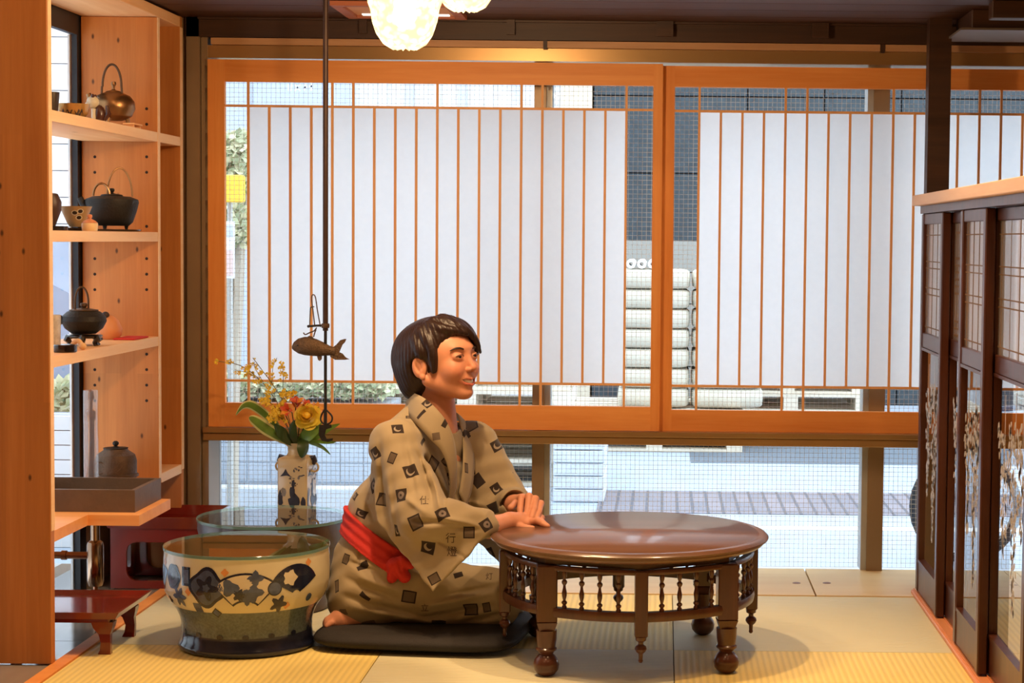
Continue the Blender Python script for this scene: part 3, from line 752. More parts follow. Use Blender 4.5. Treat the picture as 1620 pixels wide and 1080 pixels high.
# ------------------------------------------------------------------ glazed sliding doors on the right
ZT = P(1466, 326, 5.34).z
frost = glass('frosted_pane', (.95, .95, .95), 1.4, .1, haze=.35, hazec=(.93, .94, .95))
print_m = flat('white_print', (236, 232, 222), .6, 0, .03)
cap = struct(MB().box(.712, .83, 3.3, 5.352, ZT, ZT+.030, 0, .002).build('trim_30', wood('pale_cap_rail', (226, 186, 150), (236, 202, 168), 'Y', .5)))
sl = struct(MB().box(.728, .84, 3.3, 5.352, .0, .012, 0, .002).box(.735, .7378, 3.3, 5.352, .012, .016).box(.7622, .7632, 3.3, 5.352, .012, .016).build('trim_31', wood('orange_track', (206, 130, 84), (222, 150, 100), 'Y', .45)))
head = struct(MB().box(.735, .83, 3.3, 5.345, ZT-.022, ZT-.0005).build('trim_32', M['rose_wood']))
def sliding_door(label, y0, y1, x, seed, fret):
    """y0 < y1; front face at x, 24 mm thick"""
    rnd = random.Random(seed)
    d = thing('sliding_door', label, 'sliding door', (x+.012, (y0+y1)/2, .017), 'glazed sliding doors of the partition')
    t = .024; sw = .034; zt_ = ZT-.023; zb = .0165
    zm0, zm1 = .722, .764
    for (a, b_) in ((y0, y0+sw), (y1-sw, y1)):
        box('stile', x, x+t, a, b_, zb, zt_, M['rose_wood'], d, .003)
    for (a, b_, n) in ((zb, zb+.085, 'bottom_panel'), (zm0, zm1, 'middle_rail'), (zt_-.03, zt_, 'top_rail')):
        box(n, x+.003, x+t-.003, y0+sw, y1-sw, a, b_, M['rose_wood'], d, .002)
    bar('bead', x+.001, x+t-.001, y0+sw, y1-sw, zb+.085, zb+.094, M['rose_wood'], d)
    bar('bead', x+.001, x+t-.001, y0+sw, y1-sw, zm0-.008, zm0, M['rose_wood'], d)
    for (a, b_) in ((y0+sw, y0+sw+.006), (y1-sw-.006, y1-sw)):
        bar('bead', x+.002, x+t-.002, a, b_, zb+.094, zm0-.008, M['rose_wood'], d)
    bar('clear_pane', x+.0105, x+.0135, y0+sw+.006, y1-sw-.006, zb+.094, zm0-.008, M['glass'], d)
    bar('frosted_pane', x+.0105, x+.0135, y0+sw, y1-sw, zm1, zt_-.03, frost, d)
    # fret lines on the frosted pane
    f = MB(); h = zt_-.03-zm1; w = (y1-y0-2*sw); xf = x+.0095
    def hl(a, b_, z, q=.0022): f.box(xf, xf+.0008, y0+sw+w*a, y0+sw+w*b_, zm1+h*z-q, zm1+h*z+q)
    def vl(a, z0, z1, q=.0022): f.box(xf, xf+.0008, y0+sw+w*a-q, y0+sw+w*a+q, zm1+h*z0, zm1+h*z1)
    if fret:
        for a in (.42, .52, .62, .72, .82, .92): vl(a, 0, 1)
        for z in (.04, .10, .16, .40, .46, .52, .58, .64, .70, .92): hl(.35 + .3*rnd.random(), .95, z, .003)
        vl(.35, 0, 1, .004)
    else:
        for a in (.15, .35, .62, .9): vl(a, 0, 1, .0015)
        for z in (.06, .36, .42, .60, .66, .9): hl(0, 1, z, .0015)
    f.build('fret_print', flat('brown_fret_print', (120, 92, 60), .7), d)
    # white wisteria print hanging down the clear pane
    g = MB(); xg = x+.0098
    yc = (y0+y1)/2; W = w*.40
    def leaf(y, z, L, a):
        ca, sa = math.cos(a), math.sin(a); hw = L*.26
        pts = [(0, 0), (L*.3, hw), (L*.7, hw*.8), (L, 0), (L*.7, -hw*.8), (L*.3, -hw)]
        g.add([(xg, y + u*ca - v*sa, z + u*sa + v*ca) for (u, v) in pts], [tuple(range(6))])
    for (off, zt2, ln) in ((-.25, .62, .30), (.15, .635, .43), (.42, .60, .22)):
        yy = yc - off*W*2; n = int(ln*240)
        for k in range(n):
            fr_ = k/n; z = zt2 - fr_*ln
            sp_ = W*(.55*(1-fr_)**1.2 + .04)
            y = yy + rnd.uniform(-sp_, sp_)
            leaf(y, z, rnd.uniform(.018, .034)*(1.05-.35*fr_), -math.pi/2 + rnd.uniform(-.9, .9))
        g.box(xg, xg+.0004, yy-.001, yy+.001, zt2-ln, zt2+.06)
    g.build('wisteria_print', M['paper'], d)
    return d
sliding_door('far dark wood sliding door on the front track, next to the sill boards', 4.935, 5.335, .738, 1, False)
sliding_door('second sliding door, its frosted pane printed with a brown fret', 4.585, 4.985, .7635, 2, True)
sliding_door('third sliding door from the window, seen at a narrow slant', 4.27, 4.635, .738, 3, False)
sliding_door('nearest sliding door, cut off by the right edge', 3.86, 4.32, .7635, 4, False)

# dark lamp housing under the soffit at the right
q0 = P(1520, 48, 5.2)
lh = thing('ceiling_fixture', 'dark slatted fixture hanging under the ceiling beyond the partition', 'light fixture', (q0.x+.2, 5.2, ZC))
za, zb_ = P(1560, 48, 5.2).z, P(1560, 28, 5.1).z
box('lower_frame', q0.x, q0.x+.5, 5.19, 5.5, za, za+.006, M['post_steel'], lh)
box('housing', q0.x+.03, q0.x+.5, 5.2, 5.48, za+.006, ZC-.0005, M['dark_wood'], lh, .003)
box('wood_lip', P(1570, 20, 5.0).x, q0.x+.5, 5.0, 5.06, P(1570, 28, 5.0).z, ZC-.001, M['dark_wood'], lh, .002)
# ------------------------------------------------------------------ round low table
TC = Vector((-.079, 4.525, 0)); TH = .307; TA = math.radians(-83.7)
tb = thing('round_table', 'round dark mahogany low table with baluster gallery and ball feet', 'table', TC)
wear = flat('worn_mahogany_edge', (132, 78, 48), .34, 0, .2, 40, coat=.3)
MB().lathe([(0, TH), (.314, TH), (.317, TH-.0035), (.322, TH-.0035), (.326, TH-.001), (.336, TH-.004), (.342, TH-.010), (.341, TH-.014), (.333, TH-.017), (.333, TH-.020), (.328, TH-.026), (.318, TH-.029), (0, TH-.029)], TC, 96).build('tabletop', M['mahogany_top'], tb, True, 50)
def at(a, r, z): return TC + Vector((r*math.cos(a), r*math.sin(a), z))
RB = .305
ap = MB()
for k in range(8):
    a0 = TA + k*math.pi/4; a1 = a0 + math.pi/4
    V = [at(a0, RB, TH-.044), at(a1, RB, TH-.044), at(a1, RB, TH-.0292), at(a0, RB, TH-.0292), at(a0, RB-.03, TH-.044), at(a1, RB-.03, TH-.044), at(a1, RB-.03, TH-.0292), at(a0, RB-.03, TH-.0292)]
    ap.add(V, [(0, 1, 2, 3), (5, 4, 7, 6), (0, 4, 5, 1), (3, 2, 6, 7), (0, 3, 7, 4), (1, 5, 6, 2)])
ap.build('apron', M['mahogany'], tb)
def obox(c, a, w, d, z0, z1, mb, bev=.003):
    Mx = Matrix.Translation(c) @ Matrix.Rotation(a, 4, 'Z')
    mb.box(-d/2, d/2, -w/2, w/2, z0, z1, 0, bev, Mx); return mb
for k in range(4):
    a = TA + math.pi/4 + k*math.pi/2; c = at(a, RB-.004, 0)
    lg = MB(); obox(c, a + math.pi/4, .048, .048, .128, TH-.0445, lg)
    # chamfered shoulder down to the turned foot
    Mx = Matrix.Translation(c) @ Matrix.Rotation(a + math.pi/4, 4, 'Z')
    q = [(-1, -1), (1, -1), (1, 1), (-1, 1)]
    V = [Mx @ Vector((s[0]*.024, s[1]*.024, .128)) for s in q] + [Mx @ Vector((s[0]*.0175, s[1]*.0175, .108)) for s in q]
    lg.add(V, [(0, 1, 5, 4), (1, 2, 6, 5), (2, 3, 7, 6), (3, 0, 4, 7), (4, 5, 6, 7)])
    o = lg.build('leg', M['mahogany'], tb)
    MB().lathe([(.0, .1085), (.0245, .108), (.0235, .085), (.021, .068), (.0245, .065), (.0245, .061), (.019, .057), (.016, .052), (.021, .047), (.0275, .038), (.0305, .027), (.028, .014), (.020, .004), (.012, .0004), (0, .0004)], c, 28).build('ball_foot', M['mahogany'], o, True)
    # pendant post between the legs
    a = TA + k*math.pi/2; c = at(a, RB, 0)
    pb = MB(); obox(c, a, .030, .028, .108, TH-.0445, pb); o = pb.build('pendant_post', M['mahogany'], tb)
    MB().lathe([(0, .1085), (.013, .108), (.012, .100), (.006, .096), (.006, .091), (.0125, .086), (.014, .080), (.011, .074), (.005, .068), (.0045, .056), (.0055, .052), (.003, .048), (0, .047)], c, 20).build('finial', M['mahogany'], o, True)
bal = None
for k in range(8):
    a0 = TA + k*math.pi/4; a1 = a0 + math.pi/4
    pa, pb_ = at(a0, RB-.002, 0), at(a1, RB-.002, 0)
    d = (pb_-pa).normalized(); ln = (pb_-pa).length; an = math.atan2(d.y, d.x); mid = (pa+pb_)/2
    bulge = Vector((mid.x-TC.x, mid.y-TC.y, 0)).normalized()
    for (z0, z1, nm, w) in ((.142, .164, 'lower_rail', .020), (TH-.056, TH-.0445, 'upper_rail', .016)):
        rb = MB(); n = 8; V = []; F = []
        for i in range(n+1):
            t_ = i/n; c = pa.lerp(pb_, .03+.94*t_) + bulge*(.016*4*t_*(1-t_))
            for (u, z) in ((-w/2, z0), (w/2, z0), (w/2+.002, (z0+z1)/2), (w/2, z1), (-w/2, z1)): V.append(c + bulge*u + Vector((0, 0, z)))
        for i in range(n):
            for q in range(5): F.append((i*5+q, i*5+(q+1) % 5, (i+1)*5+(q+1) % 5, (i+1)*5+q))
        F += [(4, 3, 2, 1, 0), tuple(n*5+q for q in range(5))]
        rb.add(V, F).build(nm, M['mahogany'], tb, True, 40)
    for i in range(4):
        t_ = (.21, .40, .59, .78)[i]
        c = pa.lerp(pb_, t_) + bulge*(.016*4*t_*(1-t_))
        if bal is None:
            z0, z1 = .1635, TH-.0555; h = z1-z0
            prof = [(0, 0), (.0055, 0), (.006, .05), (.0035, .10), (.0065, .14), (.0065, .18), (.003, .22), (.0055, .34), (.006, .42), (.0035, .55), (.003, .62), (.0065, .68), (.0065, .73), (.003, .78), (.0055, .86), (.006, .95), (.0055, 1.0), (0, 1.0)]
            bal = MB().lathe([(r, z0 + q*h) for (r, q) in prof], (0, 0, 0), 10).build('baluster', M['mahogany'], None, True).data
            bpy.data.objects.remove(bpy.data.objects['baluster'])
        link('baluster', bal, tb, (c.x, c.y, 0))

# ------------------------------------------------------------------ porcelain brazier with a glass top
HC = Vector((P(391, 870, 4.58).x, 4.58, 0)); HZ = .256
pc = thing('porcelain_brazier', 'blue and white porcelain brazier painted with fans, under a round glass top', 'brazier', HC)
def glaze(name, c, var=.1, scale=30, rough=.16, c2=None):
    m = flat(name, c, rough, 0, var, scale, coat=.3); return m
g_cream = glaze('cream_celadon_glaze', (208, 200, 170), .05, 8)
g_mid = glaze('speckled_blue_green_band', (84, 98, 106), .4, 160)
g_navy = glaze('navy_glaze', (34, 38, 62), .25, 40)
g_in = glaze('white_glaze_inside', (206, 196, 172), .04)
prof = [(0, .0005), (.150, .0005), (.164, .003), (.168, .010), (.166, .018), (.161, .026), (.159, .048), (.160, .068), (.164, .084), (.171, .100), (.182, .116), (.191, .128), (.199, .146), (.2025, .170), (.203, .200), (.202, .230), (.2005, .2475), (.194, .2475), (.190, .225), (.188, .17), (.178, .14), (.165, .125), (0, .120)]
mi = [2, 2, 2, 2, 2, 2, 1, 1, 1, 1, 0, 0, 0, 0, 0, 0, 3, 3, 3, 3, 3, 3]
MB().lathe(prof, HC, 72, mi).build('body', [g_cream, g_mid, g_navy, glaze('brown_inside_glaze', (120, 92, 64))], pc, True, 60)
def prof_r(z):
    pts = [(z_, r) for (r, z_) in prof[2:17]]
    for (a, b_) in zip(pts, pts[1:]):
        if a[0] <= z <= b_[0]: return a[1] + (b_[1]-a[1])*(z-a[0])/max(1e-9, b_[0]-a[0])
    return .2
def wrap(mat_, outline, a0, z0, off, rings=4, m=0):
    """lay a star-shaped outline (metres along the surface, height) on the turned body"""
    dense = []
    for i, p in enumerate(outline):
        q = outline[(i+1) % len(outline)]; m_ = max(1, int(math.hypot(q[0]-p[0], q[1]-p[1])/.006))
        dense += [(p[0]+(q[0]-p[0])*t/m_, p[1]+(q[1]-p[1])*t/m_) for t in range(m_)]
    ext = max(math.hypot(*p) for p in outline); rings = max(3, int(ext/.006)); off += .0004; outline = dense
    n = len(outline); V = []; F = []
    cx = sum(p[0] for p in outline)/n; cz = sum(p[1] for p in outline)/n
    for k in range(rings+1):
        f = k/rings
        for (u, v) in outline:
            uu, vv = cx + (u-cx)*f, cz + (v-cz)*f
            z = z0 + vv; r = prof_r(z) + off; a = a0 + uu/.203
            V.append((HC.x + r*math.sin(a), HC.y - r*math.cos(a), z))
    for k in range(rings):
        for i in range(n):
            j = (i+1) % n; F.append((k*n+i, k*n+j, (k+1)*n+j, (k+1)*n+i))
    MB().add(V, F, 0).build('painted_motif', mat_, pc)
def circ(r, n=28, lobes=0, amp=0.0, ph=0.0, sq=1.0): return [((r*(1+amp*math.cos(lobes*t+ph)))*math.cos(t), sq*(r*(1+amp*math.cos(lobes*t+ph)))*math.sin(t)) for t in [2*math.pi*i/n for i in range(n)]]
def fan(R0, R1, half, n=12, dy=0.0, s=1.0):
    o = [(s*R1*math.sin(t), s*(R1*math.cos(t)+dy)) for t in [-half + 2*half*i/n for i in range(n+1)]]
    return o + [(s*R0*math.sin(t), s*(R0*math.cos(t)+dy)) for t in [half - 2*half*i/n for i in range(n+1)]]
def dia(r, sq=1.0): return [(r, 0), (0, r*sq), (-r, 0), (0, -r*sq)]
def rectp(w, h): return [(-w, -h), (w, -h), (w, h), (-w, h)]
navy = glaze('cobalt_print', (22, 28, 54), .2, 60); blue = glaze('soft_blue_print', (66, 78, 108), .3, 60); pale_ = g_in; orng = glaze('orange_print', (206, 142, 86))
def ang(px): return math.asin(max(-1, min(1, (px-391)/131.0)))
def zz_(py): return (1028-py)/640.0 + .012
for rep in (0, math.pi):
    A = lambda px: ang(px) + rep
    wrap(navy, circ(.031, 30, 6, .05), A(296), zz_(910), .0004); wrap(blue, circ(.022, 30), A(296), zz_(910), .0007); wrap(navy, circ(.008, 12), A(296), zz_(910), .001)
    wrap(navy, rectp(.014, .023), A(321), zz_(906), .0004); wrap(blue, rectp(.009, .016), A(321), zz_(906), .0007); 
    wrap(navy, circ(.047, 40, 4, .10, .5), A(356), zz_(921), .0004); wrap(blue, circ(.039, 40, 4, .10, .5), A(356), zz_(921), .0007)
    wrap(navy, circ(.024, 40, 5, .35, .3), A(356), zz_(921), .001); wrap(blue, circ(.009, 20, 5, .2), A(356), zz_(921), .0014)
    F_ = fan(.042, .112, .78, 14, -.074); wrap(navy, F_, A(417), zz_(921), .0004)
    wrap(pale_, fan(.047, .107, .73, 14, -.074), A(417), zz_(921), .0007)
    wrap(blue, [(p[0]-.036, p[1]+.002) for p in circ(.019, 16, 3, .25)], A(417), zz_(921), .001)
    wrap(blue, [(p[0]+.024, p[1]+.024) for p in circ(.016, 16, 4, .3)], A(417), zz_(921), .001)
    wrap(navy, [(p[0]-.014, p[1]-.016) for p in circ(.014, 16, 5, .3)], A(417), zz_(921), .001)
    wrap(blue, [(p[0]+.018, p[1]-.010) for p in circ(.021, 20, 4, .3)], A(417), zz_(921), .001)
    wrap(blue, [(p[0]+.004, p[1]-.027) for p in circ(.013, 16, 4, .3)], A(417), zz_(921), .001)
    wrap(pale_, [(p[0]+.004, p[1]+.010) for p in circ(.011, 18, 5, .25)], A(417), zz_(921), .0013)
    wrap(navy, circ(.018, 20), A(459), zz_(923), .001); wrap(blue, circ(.015, 20), A(459), zz_(923), .0013)
    wrap(navy, fan(.012, .076, 1.05, 12, -.036), A(488), zz_(914), .0004); wrap(pale_, [(p[0]-.018, p[1]+.008) for p in circ(.018, 16, 5, .2)], A(488), zz_(914), .0008)
    wrap(navy, fan(.008, .085, .55, 10, -.05, .8), A(272), zz_(915), .0004)
    wrap(blue, circ(.021, 24, 6, .35), A(306), zz_(940), .0004); wrap(navy, circ(.010, 20, 5, .3), A(283), zz_(950), .0004)
    wrap(blue, rectp(.012, .012), A(337), zz_(954), .0004); wrap(navy, dia(.014), A(368), zz_(961), .0004); wrap(blue, dia(.010), A(368), zz_(961), .0007)
    wrap(navy, circ(.018, 24, 5, .35, .4), A(466), zz_(949), .0004); wrap(blue, circ(.010, 16), A(505), zz_(945), .0004)
    for (px, py) in ((276, 892), (324, 930), (386, 896), (478, 953), (503, 889)): wrap(orng, circ(.0085, 14, 4, .2), A(px), zz_(py), .0003)
    for k in range(8): wrap(navy, circ(.0105, 14, 0, 0, 0, .6), rep + (k-3.5)*math.pi/8, .052, .0012)
rim_m = glass('green_glass_rim', (.30, .52, .40), 1.5, .1, haze=.5, hazec=(.32, .55, .42))
top_m = glass('tabletop_glass', (.93, .98, .95), 1.55)
def glass_disc(root, c, r, z, t=.008):
    MB().lathe([(0, z), (r-.001, z), (r, z+.001), (r, z+t-.001), (r-.001, z+t), (0, z+t)], c, 72, [0, 1, 1, 1, 0]).build('glass_top', [top_m, rim_m], root, True, 40)
glass_disc(pc, HC, .2035, .2478)
# ------------------------------------------------------------------ dark brazier behind it
C2 = Vector((P(432, 824, 5.06).x, 5.06, 0)); 
db = thing('dark_brazier', 'dark brown wooden brazier with a glass top, behind the porcelain one', 'brazier', C2)
dkb = wood('dark_keyaki', (56, 36, 26), (80, 52, 36), 'Z', .4, 12, coat=.2)
MB().lathe([(0, .0005), (.150, .0005), (.155, .006), (.150, .03), (.158, .07), (.178, .13), (.196, .19), (.203, .225), (.203, .2445), (.190, .2445), (.182, .20), (.165, .15), (0, .145)], C2, 64).build('body', dkb, db, True, 60)
MB().lathe([(0, .1455), (.166, .151), (.17, .165), (.10, .172), (0, .176)], C2, 40).build('ash_bed', flat('grey_ash', (170, 150, 120), .9, 0, .15, 60, .4, 90), db, True)
glass_disc(db, C2, .2055, .2447)

# ------------------------------------------------------------------ vase
VY = 5.47; VC = Vector((P(470, 800, VY).x, VY, .0032)); VW = .0455
zsh = P(470, 722, VY).z; zrim = P(470, 699, VY).z
va = thing('vase', 'square blue and white porcelain vase with ring handles, holding the flowers', 'vase', VC)
cv = flat('warm_white_porcelain', (212, 190, 146), .2, 0, .06, 12, coat=.3)
vr = math.radians(-8)
def vrot(p): return Matrix.Rotation(vr, 3, 'Z') @ Vector(p) + Vector((VC.x, VC.y, 0))
def sqring(w, z, r=.25, n=4):
    return [vrot((p[0], p[1], z)) for p in rounded_rect(-w, w, -w, w, w*r, n)]
levels = [(.040, .0035, .15), (VW*.98, .012, .12), (VW, zsh-.03, .12), (VW, zsh-.004, .12), (VW*.93, zsh, .2), (.030, zsh+.005, .9), (.027, zsh+.014, 1), (.029, zrim-.012, 1), (.041, zrim-.003, 1), (.042, zrim, 1), (.037, zrim, 1), (.027, zrim-.015, 1), (.026, zsh+.01, 1)]
V = []; F = []
for (w, z, r) in levels: V += sqring(w, z, min(r, .999))
n = len(V)//len(levels)
for i in range(len(levels)-1):
    for k in range(n): F.append((i*n+k, i*n+(k+1) % n, (i+1)*n+(k+1) % n, (i+1)*n+k))
F += [tuple(range(n-1, -1, -1)), tuple((len(levels)-1)*n+k for k in range(n))]
MB().add(V, F).build('body', cv, va, True, 50)
blue_v = flat('dark_cobalt_brush', (48, 46, 56), .3, 0, .3, 60); blue_l = flat('grey_blue_wash', (130, 126, 120), .3, 0, .3, 60)
for s in (-1, 1):
    hm = MB(); q = lambda x, z: vrot((s*x, 0, z))
    hm.tube([q(VW*.86, zsh-.004), q(VW*1.12, zsh-.001), q(VW*1.20, zsh-.012), q(VW*1.12, zsh-.022)], [.007, .009, .008, .005], 10)
    o = hm.build('handle', blue_v, va, True)
    MB().tube([vrot((s*(VW*1.18) + .012*math.cos(t), 0, zsh-.030 + .013*math.sin(t))) for t in [2*math.pi*k/18 for k in range(18)]], .0032, 8, closed=True).build('ring', cv, o, True)
pr1, pr2 = blue_v, blue_l
rv = random.Random(3)
def fpoly(mb, pts, off=.0006, face=0):
    V = []
    for (u, v) in pts:
        x = u*VW*.93; z = .0035 + v*(zsh-.008-.0035)
        p = (x, -VW-off, z) if face == 0 else (VW+off, x, z) if face == 1 else (-x, VW+off, z) if face == 2 else (-VW-off, -x, z)
        V.append(vrot(p))
    MB().add(V, [tuple(range(len(pts)))]).build('painted_motif', mb, va)
def blob(u, v, ru, rv_, n=14, j=.3): return [(u + ru*(1+j*(rv.random()-.5)*2)*math.cos(t), v + rv_*(1+j*(rv.random()-.5)*2)*math.sin(t)) for t in [2*math.pi*i/n for i in range(n)]]
for face in range(4):
    fpoly(pr1, [(-.85, .87), (-.62, .90), (-.45, .935), (-.30, .90), (-.05, .87), (-.4, .878)], face=face)
    fpoly(pr1, blob(.05, .74, .20, .055), face=face); fpoly(pr1, blob(.15, .66, .38, .06), face=face); fpoly(pr1, blob(.08, .81, .12, .035), face=face)
    fpoly(pr1, blob(-.82, .68, .16, .07), face=face); fpoly(pr2, blob(-.6, .74, .2, .04), face=face)
    fpoly(pr1, blob(.82, .66, .16, .05), face=face); fpoly(pr1, blob(-.4, .555, .3, .025), face=face)
    fpoly(pr2, blob(.3, .55, .5, .03), .0004, face); fpoly(pr2, blob(-.55, .61, .4, .02), .0004, face)
    for k in range(22): fpoly(pr2 if k % 2 else pr1, blob(rv.uniform(-.2, .88), rv.uniform(.78, .96), rv.uniform(.03, .12), rv.uniform(.004, .012)), .0008, face)
    for k in range(10): fpoly(pr2, blob(-.8+k*.18, rv.uniform(.46, .52), .09, .02), .0008, face)
    for k in range(8): fpoly(pr1, blob(rv.uniform(-.8, .8), rv.uniform(.08, .4), rv.uniform(.08, .25), rv.uniform(.02, .05)), .0008, face)

# ------------------------------------------------------------------ flowers
green = flat('leaf_green', (112, 146, 58), .4, 0, .2, 30); dgreen = flat('deep_leaf_green', (52, 72, 32), .35, 0, .2, 30); cream_l = flat('leaf_cream_edge', (214, 214, 150), .45)
yel = flat('oncidium_yellow', (244, 200, 50), .5, 0, .1, 60); stem_m = flat('stem_brown_green', (110, 100, 60), .6)
rose_m = flat('rose_yellow', (250, 212, 70), .5, 0, .12, 30); rose_c = flat('rose_orange_heart', (252, 202, 64), .5, 0, .1, 30)
org = flat('lily_orange_red', (226, 92, 50), .45, 0, .2, 40); org2 = flat('lily_orange_yellow', (242, 160, 60), .45, 0, .15, 40)
def leaf_blade(name, label, path, width, mats, group, fold=.25, side=None, tip=.02):
    pts = smoothpath([P(*q) for q in path], 6); n = len(pts); V = []; F = []; FM = []
    for i, p in enumerate(pts):
        t = (pts[min(i+1, n-1)] - pts[max(i-1, 0)]).normalized()
        s_ = side if side else Vector((0, -.35, 1))
        b = (s_ - t*s_.dot(t)).normalized(); nn = t.cross(b)
        f = i/(n-1); w = width*max(tip, math.sin(math.pi*min(1, f*.93+.07))**.8)
        for u in (-1, -.66, 0, .66, 1): V.append(p + b*(u*w) + nn*(fold*w*abs(u)))
    for i in range(n-1):
        for k in range(4):
            F.append((i*5+k, i*5+k+1, (i+1)*5+k+1, (i+1)*5+k)); FM.append(1 if k in (0, 3) and len(mats) > 1 else 0)
    m2 = len(V); V += [v - Vector((0, .0012, 0)) for v in V]
    F2 = [tuple(a+m2 for a in reversed(f)) for f in F]
    mb = MB(); mb.v = V; mb.f = F + F2; mb.m = FM + FM
    o = mb.build(name, mats, None, True, 60); return tag(o, label, 'leaf', group)
GL = 'leaves in the flower vase'
Yv = VY
leaf_blade('leaf', 'long variegated leaf arching farthest left out of the vase', [(455, 700, Yv), (432, 668, Yv-.03), (402, 643, Yv-.06), (386, 642, Yv-.08), (373, 657, Yv-.10)], .014, [green, cream_l], GL)
leaf_blade('leaf', 'broad variegated leaf sweeping left just below the longest one', [(460, 702, Yv-.02), (440, 690, Yv-.05), (418, 676, Yv-.08), (402, 664, Yv-.10), (394, 660, Yv-.12)], .019, [green, cream_l], GL)
leaf_blade('leaf', 'dark leaf folded against the broad variegated leaf', [(464, 703, Yv-.03), (452, 692, Yv-.06), (442, 680, Yv-.075), (434, 671, Yv-.08)], .016, [dgreen], GL)
leaf_blade('leaf', 'dark rounded leaf hanging over the vase rim', [(478, 692, Yv-.035), (480, 702, Yv-.055), (479, 714, Yv-.062), (477, 724, Yv-.062)], .0175, [dgreen], GL, side=Vector((1, 0, .1)))
leaf_blade('leaf', 'green leaf standing under the yellow rose', [(472, 704, Yv-.02), (484, 690, Yv-.05), (498, 676, Yv-.06), (508, 664, Yv-.06)], .019, [green], GL)
leaf_blade('leaf', 'upright leaf in the middle of the bouquet', [(468, 704, Yv-.03), (464, 690, Yv-.06), (463, 676, Yv-.07), (466, 664, Yv-.07)], .012, [dgreen], GL, side=Vector((1, 0, 0)))
leaf_blade('leaf', 'narrow leaf pointing right behind the iron hook', [(480, 700, Yv), (500, 690, Yv), (518, 678, Yv), (538, 670, Yv)], .011, [green], GL)
leaf_blade('leaf', 'small leaf pointing down to the right of the vase', [(488, 700, Yv-.01), (502, 703, Yv-.02), (512, 708, Yv-.03), (523, 719, Yv-.03)], .007, [green], GL)
leaf_blade('leaf', 'short leaf low at the right, below the iron hook', [(486, 697, Yv), (505, 698, Yv), (520, 699, Yv), (532, 699, Yv)], .006, [green], GL)
def stem(mb, pts, r=.0012): mb.tube(smoothpath([P(*q) for q in pts], 5), r, 5)
rf = random.Random(11)
def floret(mb, c, s):
    for k in range(5):
        a = 2*math.pi*k/5 + rf.random(); e = Vector((math.cos(a), rf.uniform(-.5, .1), math.sin(a)))
        w = s*(.55 if k else .95)
        side = e.cross(Vector((0, 1, 0))).normalized()*w*.6
        L_ = s*(1.0 if k else 1.2)
        mb.add([c, c + e*L_*.6 + side, c + e*L_ + Vector((0, -s*.2, 0)), c + e*L_*.6 - side], [(0, 1, 2, 3)])
def spray(label, main, sides, nfl, s=.008):
    r_ = thing('orchid_spray', label, 'flower', P(*main[0]), 'yellow orchid sprays in the vase')
    st_ = MB(); stem(st_, main)
    fl = MB(); pts = smoothpath([P(*q) for q in main], 12)
    for sd in sides: stem(st_, sd, .0009); pts2 = smoothpath([P(*q) for q in sd], 8); pts += pts2[3:]*2
    st_.build('stem', stem_m, r_, True)
    m0 = len(smoothpath([P(*q) for q in main], 12))//3
    for k in range(nfl):
        p = pts[rf.randrange(m0, len(pts))] + Vector((rf.uniform(-.012, .012), rf.uniform(-.01, .01), rf.uniform(-.012, .012)))
        b = MB(); floret(b, p, s*rf.uniform(.45, 1.15)); b.build('floret', yel, r_)
    return r_
spray('yellow orchid spray arching far left in front of the screen frame', [(463, 695, Yv), (440, 640, Yv-.02), (412, 602, Yv-.03), (380, 578, Yv-.04), (342, 571, Yv-.05)], [[(412, 602, Yv-.03), (392, 590, Yv-.04), (372, 585, Yv-.05)], [(425, 618, Yv-.03), (405, 585, Yv-.03), (402, 572, Yv-.03)]], 34)
spray('yellow orchid spray rising steeply with a high forked tip', [(466, 695, Yv-.01), (450, 640, Yv-.03), (430, 606, Yv-.04), (418, 590, Yv-.04), (400, 566, Yv-.04)], [[(430, 606, Yv-.04), (432, 580, Yv-.04), (438, 566, Yv-.04)], [(447, 634, Yv-.03), (448, 590, Yv-.03), (444, 575, Yv-.03)]], 28)
spray('dense low orchid spray beside the orange lilies', [(468, 697, Yv-.02), (448, 665, Yv-.06), (432, 640, Yv-.07), (415, 632, Yv-.08)], [[(448, 665, Yv-.06), (436, 655, Yv-.08), (428, 660, Yv-.09)], [(440, 650, Yv-.06), (448, 628, Yv-.06), (462, 622, Yv-.06)]], 60, .0095)
# rose
rc = P(486, 657, Yv-.085)
ro = thing('rose', 'large open yellow rose at the right of the bouquet', 'flower', rc)
look = Vector((.05, -1, .35)).normalized(); ux = look.cross(Vector((0, 0, 1))).normalized(); uy = ux.cross(look)
for ringi, (nr, r0, tilt, mat_) in enumerate(((3, .011, 1.35, rose_c), (4, .018, 1.2, rose_c), (5, .026, .9, rose_m), (6, .034, .6, rose_m), (6, .040, .3, rose_m))):
    for k in range(nr):
        a = 2*math.pi*(k/nr) + ringi*.6
        V = []; F = []; ns, nw = 5, 6
        for i in range(ns+1):
            for j in range(nw+1):
                t = i/ns; u = (j/nw-.5)*2
                wd = (.9+.5/nr)*math.pi/nr*1.25
                an = a + u*wd*(.55+.45*math.sin(math.pi*min(1, t*.9)))
                rr = r0*(.25 + .75*t**.8)*(1 - .10*u*u*t) + .002*t*t
                h = (.022*math.sin(tilt))*t**1.4 - .010*(1-t) - (.006*t*t*t if ringi > 2 else 0) - .004*ringi
                e = ux*math.cos(an) + uy*math.sin(an)
                V.append(rc + e*rr + look*(h - .003*u*u*t))
        for i in range(ns):
            for j in range(nw): F.append((i*(nw+1)+j, i*(nw+1)+j+1, (i+1)*(nw+1)+j+1, (i+1)*(nw+1)+j))
        MB().add(V, F).build('petal', mat_, ro, True, 80)
MB().ball(rc + look*.004, .011, 12, 8).build('bud', rose_c, ro, True)
